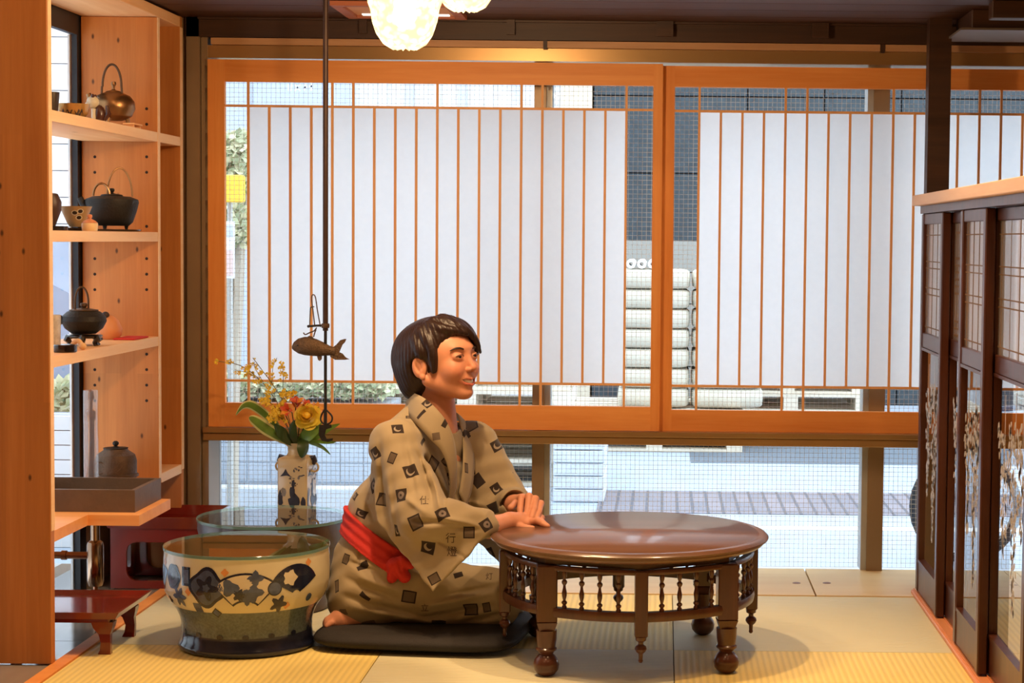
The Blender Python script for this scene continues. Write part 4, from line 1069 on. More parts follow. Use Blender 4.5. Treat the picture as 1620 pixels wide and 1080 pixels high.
MB().tube([rc - look*.012, P(476, 690, Yv-.03), P(470, 704, Yv)], .003, 6).build('stem', dgreen, ro, True)
def lily(label, px, py, Y, s, dirv, m1=org, m2=org2):
    c = P(px, py, Y); r_ = thing('lily', label, 'flower', c, 'orange lilies in the vase')
    d = Vector(dirv).normalized(); a1 = d.orthogonal().normalized(); a2 = d.cross(a1)
    for k in range(6):
        a = 2*math.pi*k/6; e = a1*math.cos(a) + a2*math.sin(a); side = d.cross(e)
        V = []; nn = 6
        for i in range(nn+1):
            t = i/nn; w = s*.34*math.sin(math.pi*min(.98, t*.85+.12))
            p = c + d*(s*1.0*t - s*.30*t*t*t) + e*(s*(.12 + .62*t*t))
            V += [p - side*w, p + e*w*.25, p + side*w]
        F = [(i*3+q, i*3+q+1, (i+1)*3+q+1, (i+1)*3+q) for i in range(nn) for q in range(2)]
        MB().add(V, F).build('petal', m1 if k % 3 else m2, r_, True, 80)
    b = MB(); b.tube([c, c + d*s*.8], .0009, 5); b.tube([c, c - d*s*.5, P(470, 702, Yv)], .0016, 5); b.build('stem', dgreen, r_)
lily('orange red lily low beside the rose', 458, 650, Yv-.07, .030, (-.35, -1, .4))
lily('upright red lily at the top of the bouquet', 468, 643, Yv-.06, .034, (.15, -.35, 1))
lily('red lily bud opening right above the rose', 481, 645, Yv-.06, .028, (.7, -.4, .7))
lily('pale orange lily at the right behind the rose', 496, 650, Yv-.05, .030, (.8, -.5, .6), org2, org2)
lily('small yellow orange lily at the left of the red ones', 446, 652, Yv-.06, .026, (-.7, -.6, .5), org2, org2)

# ------------------------------------------------------------------ hanging pot hook with a fish
JY = 5.0
jk = thing('pot_hook', 'iron hearth hook on a long pole with a cast fish lever', 'pot hook', P(517, 690, JY))
px0 = P(515, 300, JY).x
zk = lambda py: P(515, py, JY).z
MB().tube([(px0, JY, zk(523)), (px0, JY, ZC)], .0072, 14).build('pole', M['pole'], jk, True)
MB().tube([(px0, JY, zk(655)), (px0, JY, zk(515))], .0042, 12).build('rod', M['black_iron'], jk, True)
q = lambda px, py, dy=0: P(px, py, JY + dy)
ir = .0017
b = MB()
b.tube(smoothpath([q(507, 517), (q(502, 490)), q(499, 470), q(495, 466), q(493, 472), q(495, 490), q(498, 516)], 5), ir, 6)
b.tube(smoothpath([q(490, 515), q(491, 490), q(492, 486), q(497, 485)], 5), ir, 6)
b.build('wire_loop', M['rust_iron'], jk, True)
MB().tube([q(488, 516), q(500, 515), q(519, 514)], .0030, 8).ball(q(488, 516), .004, 8, 6).build('crossbar', M['black_iron'], jk, True)
MB().lathe([(.0045, -.006), (.0105, -.006), (.0115, 0), (.0105, .006), (.0045, .006)], (px0, JY, zk(515)), 20).build('collar', M['rust_iron'], jk, True)
MB().tube(smoothpath([q(480, 526), q(483, 529), q(490, 526), q(497, 523), q(501, 518)], 5), .0019, 6).build('chain_hook', M['rust_iron'], jk, True)
MB().tube(smoothpath([q(496, 533), q(498, 526), q(500, 521)], 4), .0019, 6).build('hanger', M['rust_iron'], jk, True)
# fish body, its long axis along X
fish = MB(); sec = []
FX = [(462, 549, .004), (465, 547.5, .012), (472, 547, .021), (482, 547, .026), (492, 548, .026), (502, 550, .0235), (512, 552, .019), (522, 554.5, .0135), (530, 556, .011)]
V = []; F = []; sg = 14
for (px, py, h) in FX:
    c = q(px, py)
    for k in range(sg):
        a = 2*math.pi*k/sg; V.append(c + Vector((0, math.cos(a)*h*.62, math.sin(a)*h*.98)))
for i in range(len(FX)-1):
    for k in range(sg): F.append((i*sg+k, i*sg+(k+1) % sg, (i+1)*sg+(k+1) % sg, (i+1)*sg+k))
F += [tuple(range(sg)), tuple((len(FX)-1)*sg+k for k in range(sg))]
fb = flat('cast_fish_iron', (98, 76, 54), .5, .55, .3, 120, .8, 260)
fo = fish.add(V, F).build('fish_body', fb, jk, True, 60)
def fin(name, pts, th=.003):
    V = [P(a, b_, JY-th) for (a, b_) in pts] + [P(a, b_, JY+th) for (a, b_) in pts]; n = len(pts)
    MB().add(V, [tuple(range(n)), tuple(range(2*n-1, n-1, -1))] + [(i, i+n, (i+1) % n+n, (i+1) % n) for i in range(n)]).build(name, fb, fo)
fin('dorsal_fin', [(483, 540), (484, 534), (489, 531), (494, 532), (497, 536), (501, 536), (504, 539), (508, 541), (509, 545), (512, 549), (505, 549), (493, 543)])
fin('tail_fin', [(524, 551), (532, 545), (538, 538), (545, 536), (548, 536), (546, 541), (542, 545), (539, 552), (537, 557), (542, 559), (547, 565), (553, 568), (545, 569), (530, 569), (522, 564)])
fin('belly_fin', [(500, 558), (510, 558), (509, 568), (506, 571), (503, 569)])
MB().ball(q(471, 546, -.0125), .0026, 8, 6).build('fish_eye', M['black_iron'], fo, True)
# hook at the foot
hk = MB(); hk.tube(smoothpath([q(513, 648), q(508, 658), q(508, 666), q(515, 671), q(524, 667), q(525, 658), q(516, 648)], 5), .0024, 8)
hk.build('hook_eye', M['black_iron'], jk, True)
V = []
pts = [(505, 672), (524, 671), (525, 676), (516, 679), (514, 688), (517, 694), (527, 693), (526, 697), (519, 699), (509, 697), (504, 688)]
V = [P(a, b_, JY-.008) for (a, b_) in pts] + [P(a, b_, JY+.008) for (a, b_) in pts]; n = len(pts)
MB().add(V, [tuple(range(n)), tuple(range(2*n-1, n-1, -1))] + [(i, i+n, (i+1) % n+n, (i+1) % n) for i in range(n)]).build('hook', M['black_iron'], jk)
MB().tube([(px0, JY, zk(675)), (px0, JY, zk(652))], .0046, 10).build('swivel', M['black_iron'], jk, True)

# ------------------------------------------------------------------ cushion
cu = P(676, 1020, 4.66); CC = Vector((-.595, 4.685, 0))
V = []; F = []; nu, nv = 36, 12
ca = math.radians(-6)
for i in range(nv+1):
    ph = -math.pi/2 + math.pi*i/nv
    for k in range(nu):
        t = 2*math.pi*k/nu
        sp_ = lambda x, e: math.copysign(abs(x)**e, x)
        x = .262*sp_(math.cos(ph), .45)*sp_(math.cos(t), .38); y = .225*sp_(math.cos(ph), .45)*sp_(math.sin(t), .38)
        z = .026*sp_(math.sin(ph), .9)*(1 - .25*math.exp(-(x*x+y*y)/.02))
        V.append((CC.x + x*math.cos(ca) - y*math.sin(ca), CC.y + x*math.sin(ca) + y*math.cos(ca), .0268 + z))
for i in range(nv):
    for k in range(nu): F.append((i*nu+k, i*nu+(k+1) % nu, (i+1)*nu+(k+1) % nu, (i+1)*nu+k))
o = MB().add(V, F).build('floor_cushion', flat('black_cushion_cloth', (34, 30, 28), .8, 0, .15, 50, .3, 220), None, True, 80)
tag(o, 'flat black floor cushion under the kneeling person', 'cushion')

# ------------------------------------------------------------------ glass lamps
def shade_mat():
    m = bpy.data.materials.new('pressed_glass_lit'); m.use_nodes = True; nt = m.node_tree; L = nt.links
    nt.nodes.remove(nt.nodes['Principled BSDF']); out = nt.nodes['Material Output']
    lw = N(nt, 'ShaderNodeTexVoronoi'); lw.inputs['Scale'].default_value = 60
    geo = N(nt, 'ShaderNodeNewGeometry'); L.new(geo.outputs['Position'], lw.inputs['Vector'])
    mr = N(nt, 'ShaderNodeMapRange'); mr.inputs['From Max'].default_value = .6; mr.inputs['To Min'].default_value = 9; mr.inputs['To Max'].default_value = 2.4
    L.new(lw.outputs['Distance'], mr.inputs['Value'])
    e = N(nt, 'ShaderNodeEmission'); setc(e.inputs[0], (1, .74, .32)); L.new(mr.outputs[0], e.inputs[1])
    t = N(nt, 'ShaderNodeBsdfTransparent'); mx = N(nt, 'ShaderNodeMixShader'); mx.inputs[0].default_value = .45
    L.new(e.outputs[0], mx.inputs[1]); L.new(t.outputs[0], mx.inputs[2]); L.new(mx.outputs[0], out.inputs[0]); return m
sm = shade_mat(); bulb_m = emit('bulb_glow', (1, .82, .55), 14)
def glass_lamp(label, px, pyb, Y, w, power):
    c = P(px, pyb, Y); r_ = thing('pendant_lamp', label, 'lamp', c, 'pressed glass lamps')
    V = []; F = []; n = 48; pr = [(.0, 0), (.35, .0), (.62, .012), (.78, .03), (.88, .055), (.93, .085), (1.0, .10), (1.02, .125), (.92, .14), (.6, .158), (.22, .165)]
    for (r, z) in pr:
        for k in range(n):
            a = 2*math.pi*k/n; rr = w*r*(1 + .035*math.cos(12*a)); V.append((c.x + rr*math.cos(a), c.y + rr*math.sin(a), c.z + z*w/.08 + (.004*math.cos(12*a) if .3 < r < .9 else 0)))
    for i in range(len(pr)-1):
        for k in range(n): F.append((i*n+k, i*n+(k+1) % n, (i+1)*n+(k+1) % n, (i+1)*n+k))
    MB().add(V, F).build('shade', sm, r_, True, 80)
    zc = c.z + .165*w/.08
    MB().lathe([(0, zc-.02), (.018, zc-.02), (.022, zc), (.020, zc+.03), (.006, zc+.045), (.004, zc+.05), (.004, 2.449)], (c.x, c.y, 0), 20).build('rod', M['bronze'], r_, True)
    MB().ball((c.x, c.y, c.z + .075), (.026, .026, .034), 16, 12).build('bulb', bulb_m, r_, True)
    lamp_light('lamp_light', (c.x, c.y, c.z + .03), power, r_, .035)
    return r_
glass_lamp('lit pressed glass lamp hanging lowest at the top of the room', 640, 76, 4.15, .080, 50)
glass_lamp('second lit glass lamp, hanging higher and to the right', 736, 16, 4.30, .080, 32)
# recessed tray light in the soffit
fx0, fx1 = P(545, 20, 5.4).x, P(735, 30, 5.4).x
tl = thing('tray_light', 'shallow wooden tray light set under the dark ceiling boards', 'light fixture', ((fx0+fx1)/2, 5.33, ZC))
redw = wood('tray_wood', (150, 84, 56), (170, 100, 68), 'X', .5)
for (a, b_, c_, d_) in ((fx0, fx1, 5.44, 5.47), (fx0, fx1, 5.16, 5.19), (fx0, fx0+.03, 5.19, 5.44), (fx1-.03, fx1, 5.19, 5.44)):
    box('frame', a, b_, c_, d_, ZC-.014, ZC-.0004, redw, tl, .001)
box('panel', fx0+.03, fx1-.03, 5.19, 5.44, ZC-.006, ZC-.0005, wood('tray_panel', (200, 140, 90), (216, 158, 104), 'X', .5), tl)
for a in (fx0+.05, fx1-.09): box('tube_lamp', a, a+.045, 5.40, 5.425, ZC-.010, ZC-.0062, emit('cool_tube', (1, .93, .82), 1.2), tl)
# ceiling downlights of the room behind
def downlight(label, x, y, power, spot=None):
    r_ = thing('downlight', label, 'downlight', (x, y, 2.45), 'ceiling downlights')
    MB().lathe([(.030, 2.4495), (.052, 2.4495), (.052, 2.43), (.046, 2.428), (.034, 2.44), (.030, 2.4495)], (x, y, 0), 32).build('ring', M['chrome'], r_, True)
    MB().lathe([(0, 2.447), (.031, 2.447)], (x, y, 0), 24).build('lens', emit('warm_lens', (1, .8, .5), 4), r_)
    lamp_light('lamp_light', (x, y, 2.40), power, r_, .03 if spot else .05, spot=spot)
for (x, y, p_, sp_) in ((-1.1, 3.55, 6, None), (.35, 3.5, 20, None), (-.4, 2.6, 14, None), (-1.2, 1.4, 13, None), (.9, 1.6, 10, None), (1.3, 4.2, 12, None),
                        (-.52, 4.12, 125, 1.2), (.45, 4.05, 95, 1.2)):
    downlight('warm round ceiling downlight above the room, out of the picture', x, y, p_, sp_)
# ------------------------------------------------------------------ the street outside
GZ = -.30
asph = flat('pale_asphalt', (164, 176, 190), .85, 0, .05, 8, .1, 200)
st = struct(MB().box(-14, 10, YG+.07, 26, GZ-.2, GZ).build('ground', asph))
struct(box('wall_plinth', -1.95, XR+.1, YG-.02, YG+.07, GZ-.01, -.023, M['jamb']))
ya, yb_ = G(1050, 812, GZ).y, G(1050, 777, GZ).y
def paving(name, c1, c2, bw, bh):
    m, nt, b = nodes(name); L = nt.links
    geo = N(nt, 'ShaderNodeNewGeometry'); br = N(nt, 'ShaderNodeTexBrick'); br.inputs['Scale'].default_value = 1
    br.inputs['Brick Width'].default_value = bw; br.inputs['Row Height'].default_value = bh; br.inputs['Mortar Size'].default_value = .008; br.offset = 0
    setc(br.inputs['Color1'], lin(c1)); setc(br.inputs['Color2'], lin(c2)); setc(br.inputs['Mortar'], [q*.6 for q in lin(c1)])
    L.new(geo.outputs['Position'], br.inputs['Vector']); L.new(br.outputs[0], b.inputs['Base Color']); b.inputs['Roughness'].default_value = .8; return m
bar('paving_strip', P(948, 800, 9.4).x, 4.0, ya, yb_, GZ-.01, GZ+.004, paving('grey_pink_setts', (122, 120, 130), (136, 130, 138), .075, .30), st)
bar('kerb', -6, P(880, 780, 9.6).x, 8.9, 9.05, GZ-.01, GZ+.10, flat('kerb_stone', (192, 198, 204), .8), st)
bar('road_shadow_strip', P(1090, 715, 11.8).x, 5, G(1200, 733, GZ).y, 12.6, GZ-.01, GZ+.003, flat('wet_shaded_asphalt', (104, 114, 126), .6), st)  # wet ground and its shadow, both put into a darker colour
bar('white_line', -.3, 4, G(1200, 838, GZ).y, G(1200, 832, GZ).y, GZ-.01, GZ+.003, flat('road_paint', (238, 238, 236), .7), st)

# tiled planter wall with a hedge, left
wl = P(318, 700, 9.3).x; wr2 = P(612, 700, 9.3).x
ztop = P(450, 640, 9.3).z
pw = thing('planter_wall', 'low white tiled planter wall across the street, left', 'wall', ((wl+wr2)/2, 9.4, GZ))
tile = flat('white_tile', (188, 197, 208), .4, 0, .04, 3)
box('core', wl, wr2, 9.312, 9.8, GZ+.001, ztop, flat('tile_joint', (168, 176, 186), .8), pw)
tw, th_ = .118, .098
nx, nz = int((wr2 - P(320, 700, 9.3).x)/tw)+1, int((ztop-GZ)/th_)
for i in range(nx):
    for j in range(nz):
        bar('tile', wr2-(i+1)*tw+.003, wr2-i*tw-.003, 9.3085, 9.3125, ztop-(j+1)*th_+.003, ztop-j*th_-.003, tile, pw)
def foliage(name, label, cat, boxes, n, m, s, seed, group=None, trunk=None):
    """a plant whose small leaves are real, uncountable blades in one part"""
    rr = random.Random(seed); mb = MB()
    r_ = thing(name, label, cat, ((boxes[0][0]+boxes[0][1])/2, (boxes[0][2]+boxes[0][3])/2, boxes[0][4]), group)
    tot = sum((b[1]-b[0])*(b[5]-b[4]) for b in boxes)
    for b in boxes:
        for k in range(int(n*(b[1]-b[0])*(b[5]-b[4])/tot)):
            c = Vector((rr.uniform(b[0], b[1]), rr.uniform(b[2], b[3]), rr.uniform(b[4], b[5])))
            e = Vector((rr.uniform(-1, 1), rr.uniform(-1, 1), rr.uniform(-.6, 1))).normalized(); f = e.orthogonal().normalized()*s*.4
            mb.add([c, c + e*s*.5 + f, c + e*s, c + e*s*.5 - f], [(0, 1, 2, 3)], rr.randrange(2))
    o = mk('leaves', mb.v, mb.f, m, r_, False, mb.m); tag(o, kind='stuff')
    if trunk:
        tb_ = MB()
        for t in trunk: tb_.tube(smoothpath(t, 4), [.028]*len(smoothpath(t, 4)), 7)
        tb_.build('trunk', flat('pale_trunk', (176, 166, 150), .8), r_, True)
    return r_
hedge_m = [flat('hedge_leaf', (168, 176, 140), .6), flat('hedge_leaf_pale', (206, 204, 170), .6)]
foliage('hedge', 'pale clipped hedge growing on the tiled planter wall', 'hedge', [(wl, wr2-.03, 9.34, 9.72, ztop+.05, P(450, 602, 9.5).z)], 9000, hedge_m, .05, 5)
tx = P(376, 400, 8.6)
foliage('street_tree', 'slender pale-leaved tree behind the clear left margin of the screen', 'tree',
        [(P(352, 250, 8.6).x, P(398, 250, 8.6).x, 8.45, 8.8, P(376, 300, 8.6).z, P(376, 215, 8.6).z), (P(350, 350, 8.6).x, P(398, 350, 8.6).x, 8.45, 8.8, P(376, 385, 8.6).z, P(376, 325, 8.6).z)],
        1500, hedge_m, .05, 6, trunk=[[(tx.x-.03, 8.62, GZ), (tx.x-.02, 8.62, .3), (tx.x+.02, 8.62, 1.3)], [(tx.x-.02, 8.62, .35), (tx.x-.05, 8.6, .7), (tx.x-.04, 8.6, 1.2)]])
yb0 = thing('yellow_sign', 'yellow sign box on a post behind the left screen margin', 'sign', (P(369, 300, 8.3).x, 8.3, GZ))
a, b_ = P(350, 297, 8.3), P(387, 297, 8.3)
box('sign_box', a.x, b_.x, 8.26, 8.32, P(369, 320, 8.3).z, P(369, 277, 8.3).z, flat('sign_yellow', (246, 196, 60), .5, 0, .03), yb0, .006)
MB().tube([((a.x+b_.x)/2-.02, 8.33, GZ), ((a.x+b_.x)/2-.02, 8.33, P(369, 280, 8.3).z)], .012, 10).build('post', M['jamb'], yb0, True)
ss = thing('notice_board', 'small pale notice board with red print under the yellow sign', 'sign', (P(367, 420, 8.32).x, 8.3, P(367, 445, 8.3).z))
box('board', P(357, 400, 8.3).x, P(373, 400, 8.3).x, 8.27, 8.285, P(367, 440, 8.3).z, P(367, 350, 8.3).z, flat('notice_white', (226, 228, 232), .6), ss)
for (p0, p1) in ((355, 375), (396, 436)):
    box('print', P(359, 400, 8.3).x, P(371, 400, 8.3).x, 8.268, 8.2695, P(367, p1, 8.3).z, P(367, p0, 8.3).z, flat('notice_print', (190, 200, 214) if p0 < 380 else (214, 190, 186), .6), ss)

# pallets
pal_m = wood('pallet_wood', (206, 196, 178), (224, 214, 196), 'X', .8, 6)
def make_pallet(w=1.1, d=1.0):
    r_ = thing('pallet', 'x', 'pallet')
    for k in range(6):
        y = -d/2 + k*(d-.12)/5; bar('deck_board', -w/2, w/2, y, y+.12, .108, .126, pal_m, r_)
    for k in range(3):
        y = -d/2 + k*(d-.10)/2; bar('bottom_board', -w/2, w/2, y, y+.10, 0, .018, pal_m, r_)
    for x in (-w/2, -.05, w/2-.10):
        bar('stringer', x, x+.10, -d/2, d/2, .018, .108, pal_m, r_)
    return r_
base_p = make_pallet()
def stack(cx, cy, n, where, first=None, tilt=0.0):
    for k in range(n):
        o = first if (first and k == 0) else copy_tree(base_p)
        o.location = (cx + .015*math.sin(k*2.3), cy + .01*math.cos(k*3.1), GZ + .002 + k*.128); o.rotation_euler.z = tilt + .015*math.sin(k*5)
        nm = ('lowest', 'second', 'third', 'fourth', 'topmost')[k if n > 2 else (k if k == 0 else 4)] if n > 1 else 'single'
        tag(o, '%s wooden pallet %s' % (nm, where), 'pallet', 'pallets across the street')
stack(P(730, 700, 9.7).x, 10.32, 5, 'of the stack behind the kneeling person', base_p)
stack(P(1030, 700, 11.5).x+.02, 12.0, 2, 'under the wrapped sacks beyond the table')
stack(P(1250, 640, 12.9).x, 13.4, 4, 'of the far stack seen under the right screen')
# wrapped stacks, white board pile
sack_m = flat('pale_paper_sack', (196, 190, 174), .8, 0, .05, 10, .2, 30)
rs_ = random.Random(9)
sx0_ = P(975, 600, 11.5).x
for j in range(7):
    for i in range(2):
        w = .46; x0 = sx0_ + i*(w+.01); z0 = GZ + .262 + j*.125
        V = []; F = []; nu, nv = 20, 8
        for a_ in range(nv+1):
            ph = -math.pi/2 + math.pi*a_/nv
            for k in range(nu):
                t = 2*math.pi*k/nu; spw = lambda x, e: math.copysign(abs(x)**e, x)
                V.append((x0 + w/2 + w/2*spw(math.cos(ph), .22)*spw(math.cos(t), .3), 11.95 + .30*spw(math.cos(ph), .22)*spw(math.sin(t), .3), z0 + .0625 + .0622*spw(math.sin(ph), .35)))
        for a_ in range(nv):
            for k in range(nu): F.append((a_*nu+k, a_*nu+(k+1) % nu, (a_+1)*nu+(k+1) % nu, (a_+1)*nu+k))
        o = MB().add(V, F).build('sack', sack_m, None, True, 80)
        tag(o, 'pale stuffed sack in the stack beyond the table, %s column, row %s from the ground' % (('left', 'right')[i], ('one', 'two', 'three', 'four', 'five', 'six', 'seven')[j]), 'sack', 'sacks stacked on the pallets')
for i in range(3):
    c = P(998 + i*17, 450, 11.7); zb2 = GZ + .262 + 7*.125
    o = MB().lathe([(.012, -.2), (.030, -.2), (.030, .2), (.012, .2), (.012, -.2)], (c.x, 11.9, zb2 + .033), 18, 0, Matrix.Rotation(math.pi/2, 3, 'X')).build('paper_roll', flat('white_roll', (236, 238, 240), .7), None, True)
    tag(o, 'white paper roll lying on the sack stack, %s of three' % ('left', 'middle', 'right')[i], 'roll', 'white rolls on the sacks')
cb = thing('crate', 'tall beige crate standing behind the stack of sacks', 'crate', (P(1060, 400, 13.2).x, 13.3, GZ))
crm = flat('beige_board', (150, 148, 142), .8, 0, .05)
for k in range(6):
    z0 = GZ + .002 + k*.22; bar('crate_board', P(985, 400, 13.2).x, P(1112, 400, 13.2).x, 12.95, 13.0, z0, z0+.212, crm, cb)
bar('crate_body', P(985, 400, 13.2).x, P(1112, 400, 13.2).x, 13.001, 13.6, GZ+.002, GZ+1.315, crm, cb)
wp = P(905, 760, 9.3)
for k in range(6):
    z0 = GZ + .003 + k*.066; o = box('foam_board', P(874, 760, 9.2).x, P(955, 760, 9.2).x + .01*math.sin(k*3), 9.25, 9.78, z0, z0+.062, flat('white_foam', (204, 212, 220), .7), None, .004)
    tag(o, 'white foam board %s in the low pile beside the pallet stack' % ('at the bottom', 'second from below', 'third from below', 'third from the top', 'second from the top', 'on the top')[k], 'board', 'white boards piled on the street')

# bicycle wheel beyond the partition
by = thing('bicycle', 'parked bicycle, only its dark front wheel showing beside the partition', 'bicycle', (P(1545, 780, 7.6).x, 7.6, GZ))
wc = Vector((P(1528, 780, 7.6).x, 7.6, GZ + .235))
def wheel(c):
    w = MB().tube(ring(c, .215, 'Y', 40), .018, 8, closed=True).build('tyre', flat('rubber', (30, 30, 32), .7), by, True)
    MB().tube(ring(c, .195, 'Y', 40), .007, 6, closed=True).build('rim', M['chrome'], w, True)
    s_ = MB()
    for k in range(18):
        a = 2*math.pi*k/18; s_.tube([c, c + Vector((.194*math.cos(a), 0, .194*math.sin(a)))], .001, 4)
    s_.build('spokes', M['chrome'], w)
wheel(wc); wheel(wc + Vector((.75, 0, 0)))
fm = flat('bicycle_paint', (44, 58, 80), .35); B = wc + Vector((.36, 0, .02)); S = wc + Vector((.30, 0, .42)); H = wc + Vector((.06, 0, .40)); R2 = wc + Vector((.75, 0, 0))
fb_ = MB()
for (p, q2) in ((wc, H), (H, S), (H, B), (S, B), (B, R2), (S, R2)): fb_.tube([p, q2], .012, 8)
fb_.build('frame', fm, by, True)
MB().tube([H, H + Vector((.0, 0, .10)), H + Vector((-.05, -.02, .13))], .010, 8).tube([H + Vector((.02, -.2, .12)), H + Vector((0, 0, .10)), H + Vector((.02, .2, .12))], .010, 8).build('handlebar', M['chrome'], by, True)
MB().ball(S + Vector((0, 0, .05)), (.11, .06, .03)).tube([S, S + Vector((0, 0, .05))], .012, 8).build('saddle', M['black_lacquer'], by, True)

# buildings opposite
fac = thing('building', 'pale building front across the street behind the left screen', 'building', (-3, 15, GZ))
f1 = flat('pale_wall', (186, 194, 206), .7, 0, .03, 2); f2 = flat('white_wall', (214, 214, 214), .7, 0, .02, 2)
box('wall', -9, P(560, 300, 15).x, 15, 16, GZ, 4.5, f1, fac)
box('wall', P(560, 300, 15).x, P(885, 300, 15).x, 15.05, 16, GZ, 4.5, f2, fac)
for k in range(7):
    x = P(600 + k*42, 150, 15).x; bar('pilaster', x, x+.06, 15.0, 15.05, GZ, 4.5, f1 if k % 2 else f2, fac)
sg_ = thing('shop_sign', 'pale blue grey sign with faint white lettering high on the opposite wall', 'sign', (P(475, 150, 14.8).x, 14.9, P(475, 170, 14.8).z))
box('sign_board', P(396, 150, 14.8).x, P(553, 150, 14.8).x, 14.93, 14.9995, P(475, 172, 14.8).z, P(475, 118, 14.8).z, flat('sign_blue_grey', (176, 186, 202), .6, 0, .04), sg_)
lt = MB()
def stroke(x0, y0, x1, y1, w=1.3):
    a_, b2 = Vector((x0, y0)), Vector((x1, y1)); d = (b2-a_).normalized(); n_ = Vector((-d.y, d.x))*w
    lt.add([P(v.x, v.y, 14.928) for v in (a_+n_, b2+n_, b2-n_, a_-n_)], [(0, 1, 2, 3)])
for sk in ((456, 133, 456, 144), (462, 131, 460, 144), (466, 133, 475, 144), (475, 133, 466, 144), (480, 138, 486, 138), (484, 132, 481, 144), (489, 137, 495, 136), (493, 131, 492, 144)): stroke(*sk)
lt.build('lettering', flat('sign_white_letter', (210, 216, 226), .6), sg_)
dkw = thing('building', 'dark stone-clad building across the street behind the right screen', 'building', (2, 15, GZ))
m_d = flat('dark_stone', (50, 60, 66), .7, 0, .35, 14, .4, 20)
xd0 = P(938, 300, 15).x
for i in range(12):
    for j in range(8):
        x = xd0 + i*.62; z = GZ + j*.62
        bar('stone_panel', x+.006, x+.614, 15.0, 15.04, z+.006, z+.614, m_d, dkw)
box('wall', xd0, xd0+7.5, 15.04, 16, GZ, 4.7, flat('stone_joint', (44, 48, 54), .9), dkw)
box('cream_pier', P(886, 300, 15).x, P(936, 300, 15).x, 14.98, 15.6, GZ, 4.6, flat('cream_pier', (214, 200, 176), .7), dkw)

# side street seen through the shelf: car, bush, white boarded house
cx_ = P(108, 480, 9.0).x
car = thing('car', 'silver blue car parked outside the side window', 'car', (cx_-.9, 9.4, GZ))
paint = flat('silver_blue_paint', (150, 164, 184), .25, .5, .03, coat=.6); cg = flat('car_window', (120, 136, 148), .1, 0, .05, spec=.8)
prof_c = [(-2.0, .25), (-2.0, .62), (-1.85, .78), (-.95, .88), (-.35, 1.30), (.95, 1.36), (1.65, 1.0), (1.95, .92), (2.05, .6), (2.0, .25)]
ox, oy = cx_-1.55, 9.7
MB().prism([(ox+p[0], GZ+p[1]) for p in prof_c], oy-.78, oy+.78, 'Y').build('body', paint, car)
for s in (-1, 1):
    y_ = oy + s*.782
    for pl in ([(-.80, .92), (-.30, 1.22), (.20, 1.26), (.20, .92)], [(.27, .92), (.27, 1.26), (.90, 1.29), (1.40, .98), (1.38, .92)]):
        MB().prism([(ox+p[0], GZ+p[1]) for p in pl], y_-.004, y_+.004, 'Y').build('side_window', cg, car)
    for wx in (-1.25, 1.25):
        w = MB().lathe([(.0, -.09), (.20, -.09), (.30, -.08), (.315, 0), (.30, .09), (0, .09)], (ox+wx, oy + s*.72, GZ+.316), 28, 0, Matrix.Rotation(math.pi/2, 3, 'X')).build('wheel', flat('tyre_rubber', (36, 36, 38), .7), car, True)
        MB().lathe([(.0, -.1), (.18, -.098), (.19, -.09)], (ox+wx, oy + s*.725, GZ+.316), 24, 0, Matrix.Rotation(math.pi/2 if s < 0 else -math.pi/2, 3, 'X')).build('hubcap', M['chrome'], w, True)
    MB().tube([(ox-.35, oy+s*.80, GZ+.93), (ox-.40, oy+s*.93, GZ+.97)], [.03, .06], 8).build('mirror', paint, car, True)
foliage('bush', 'pale round bush low outside the side window', 'bush', [(P(95, 640, 8).x, P(130, 640, 8).x, 7.9, 8.3, P(110, 662, 8).z, P(110, 606, 8).z)], 900, hedge_m, .05, 8)
lw_ = thing('low_wall', 'low white boarded wall outside the side window', 'wall', (P(100, 700, 7.8).x-.5, 7.8, GZ))
for k in range(9):
    z0 = GZ + .002 + k*.062; bar('board', P(108, 700, 7.8).x-1.2, P(150, 700, 7.8).x+.12, 7.75, 7.79, z0, z0+.058, f2, lw_)
bar('core', P(108, 700, 7.8).x-1.2, P(150, 700, 7.8).x+.12, 7.791, 7.95, GZ+.002, GZ+.56, f1, lw_)
hs = thing('house', 'white boarded house beyond the car, seen through the shelf', 'house', (-6.0, 15, GZ))
box('core', -9, P(180, 300, 14).x, 14.05, 14.8, GZ, 5.0, f1, hs)
for k in range(26):
    z0 = GZ + k*.2; bar('siding_board', -9, P(180, 300, 14).x, 14.0, 14.045, z0, z0+.193, f2, hs)

box('unseen_daylight_block', -4.5, -4.05, 1.0, 8.2, GZ, 5.0, f1, hs)  # unseen wall added to hold daylight off the side window
for k in range(26):
    z0 = GZ + k*.2; bar('siding_board', -4.049, -4.0, 1.0, 8.2, z0, z0+.193, f2, hs)  # boards on the added wall
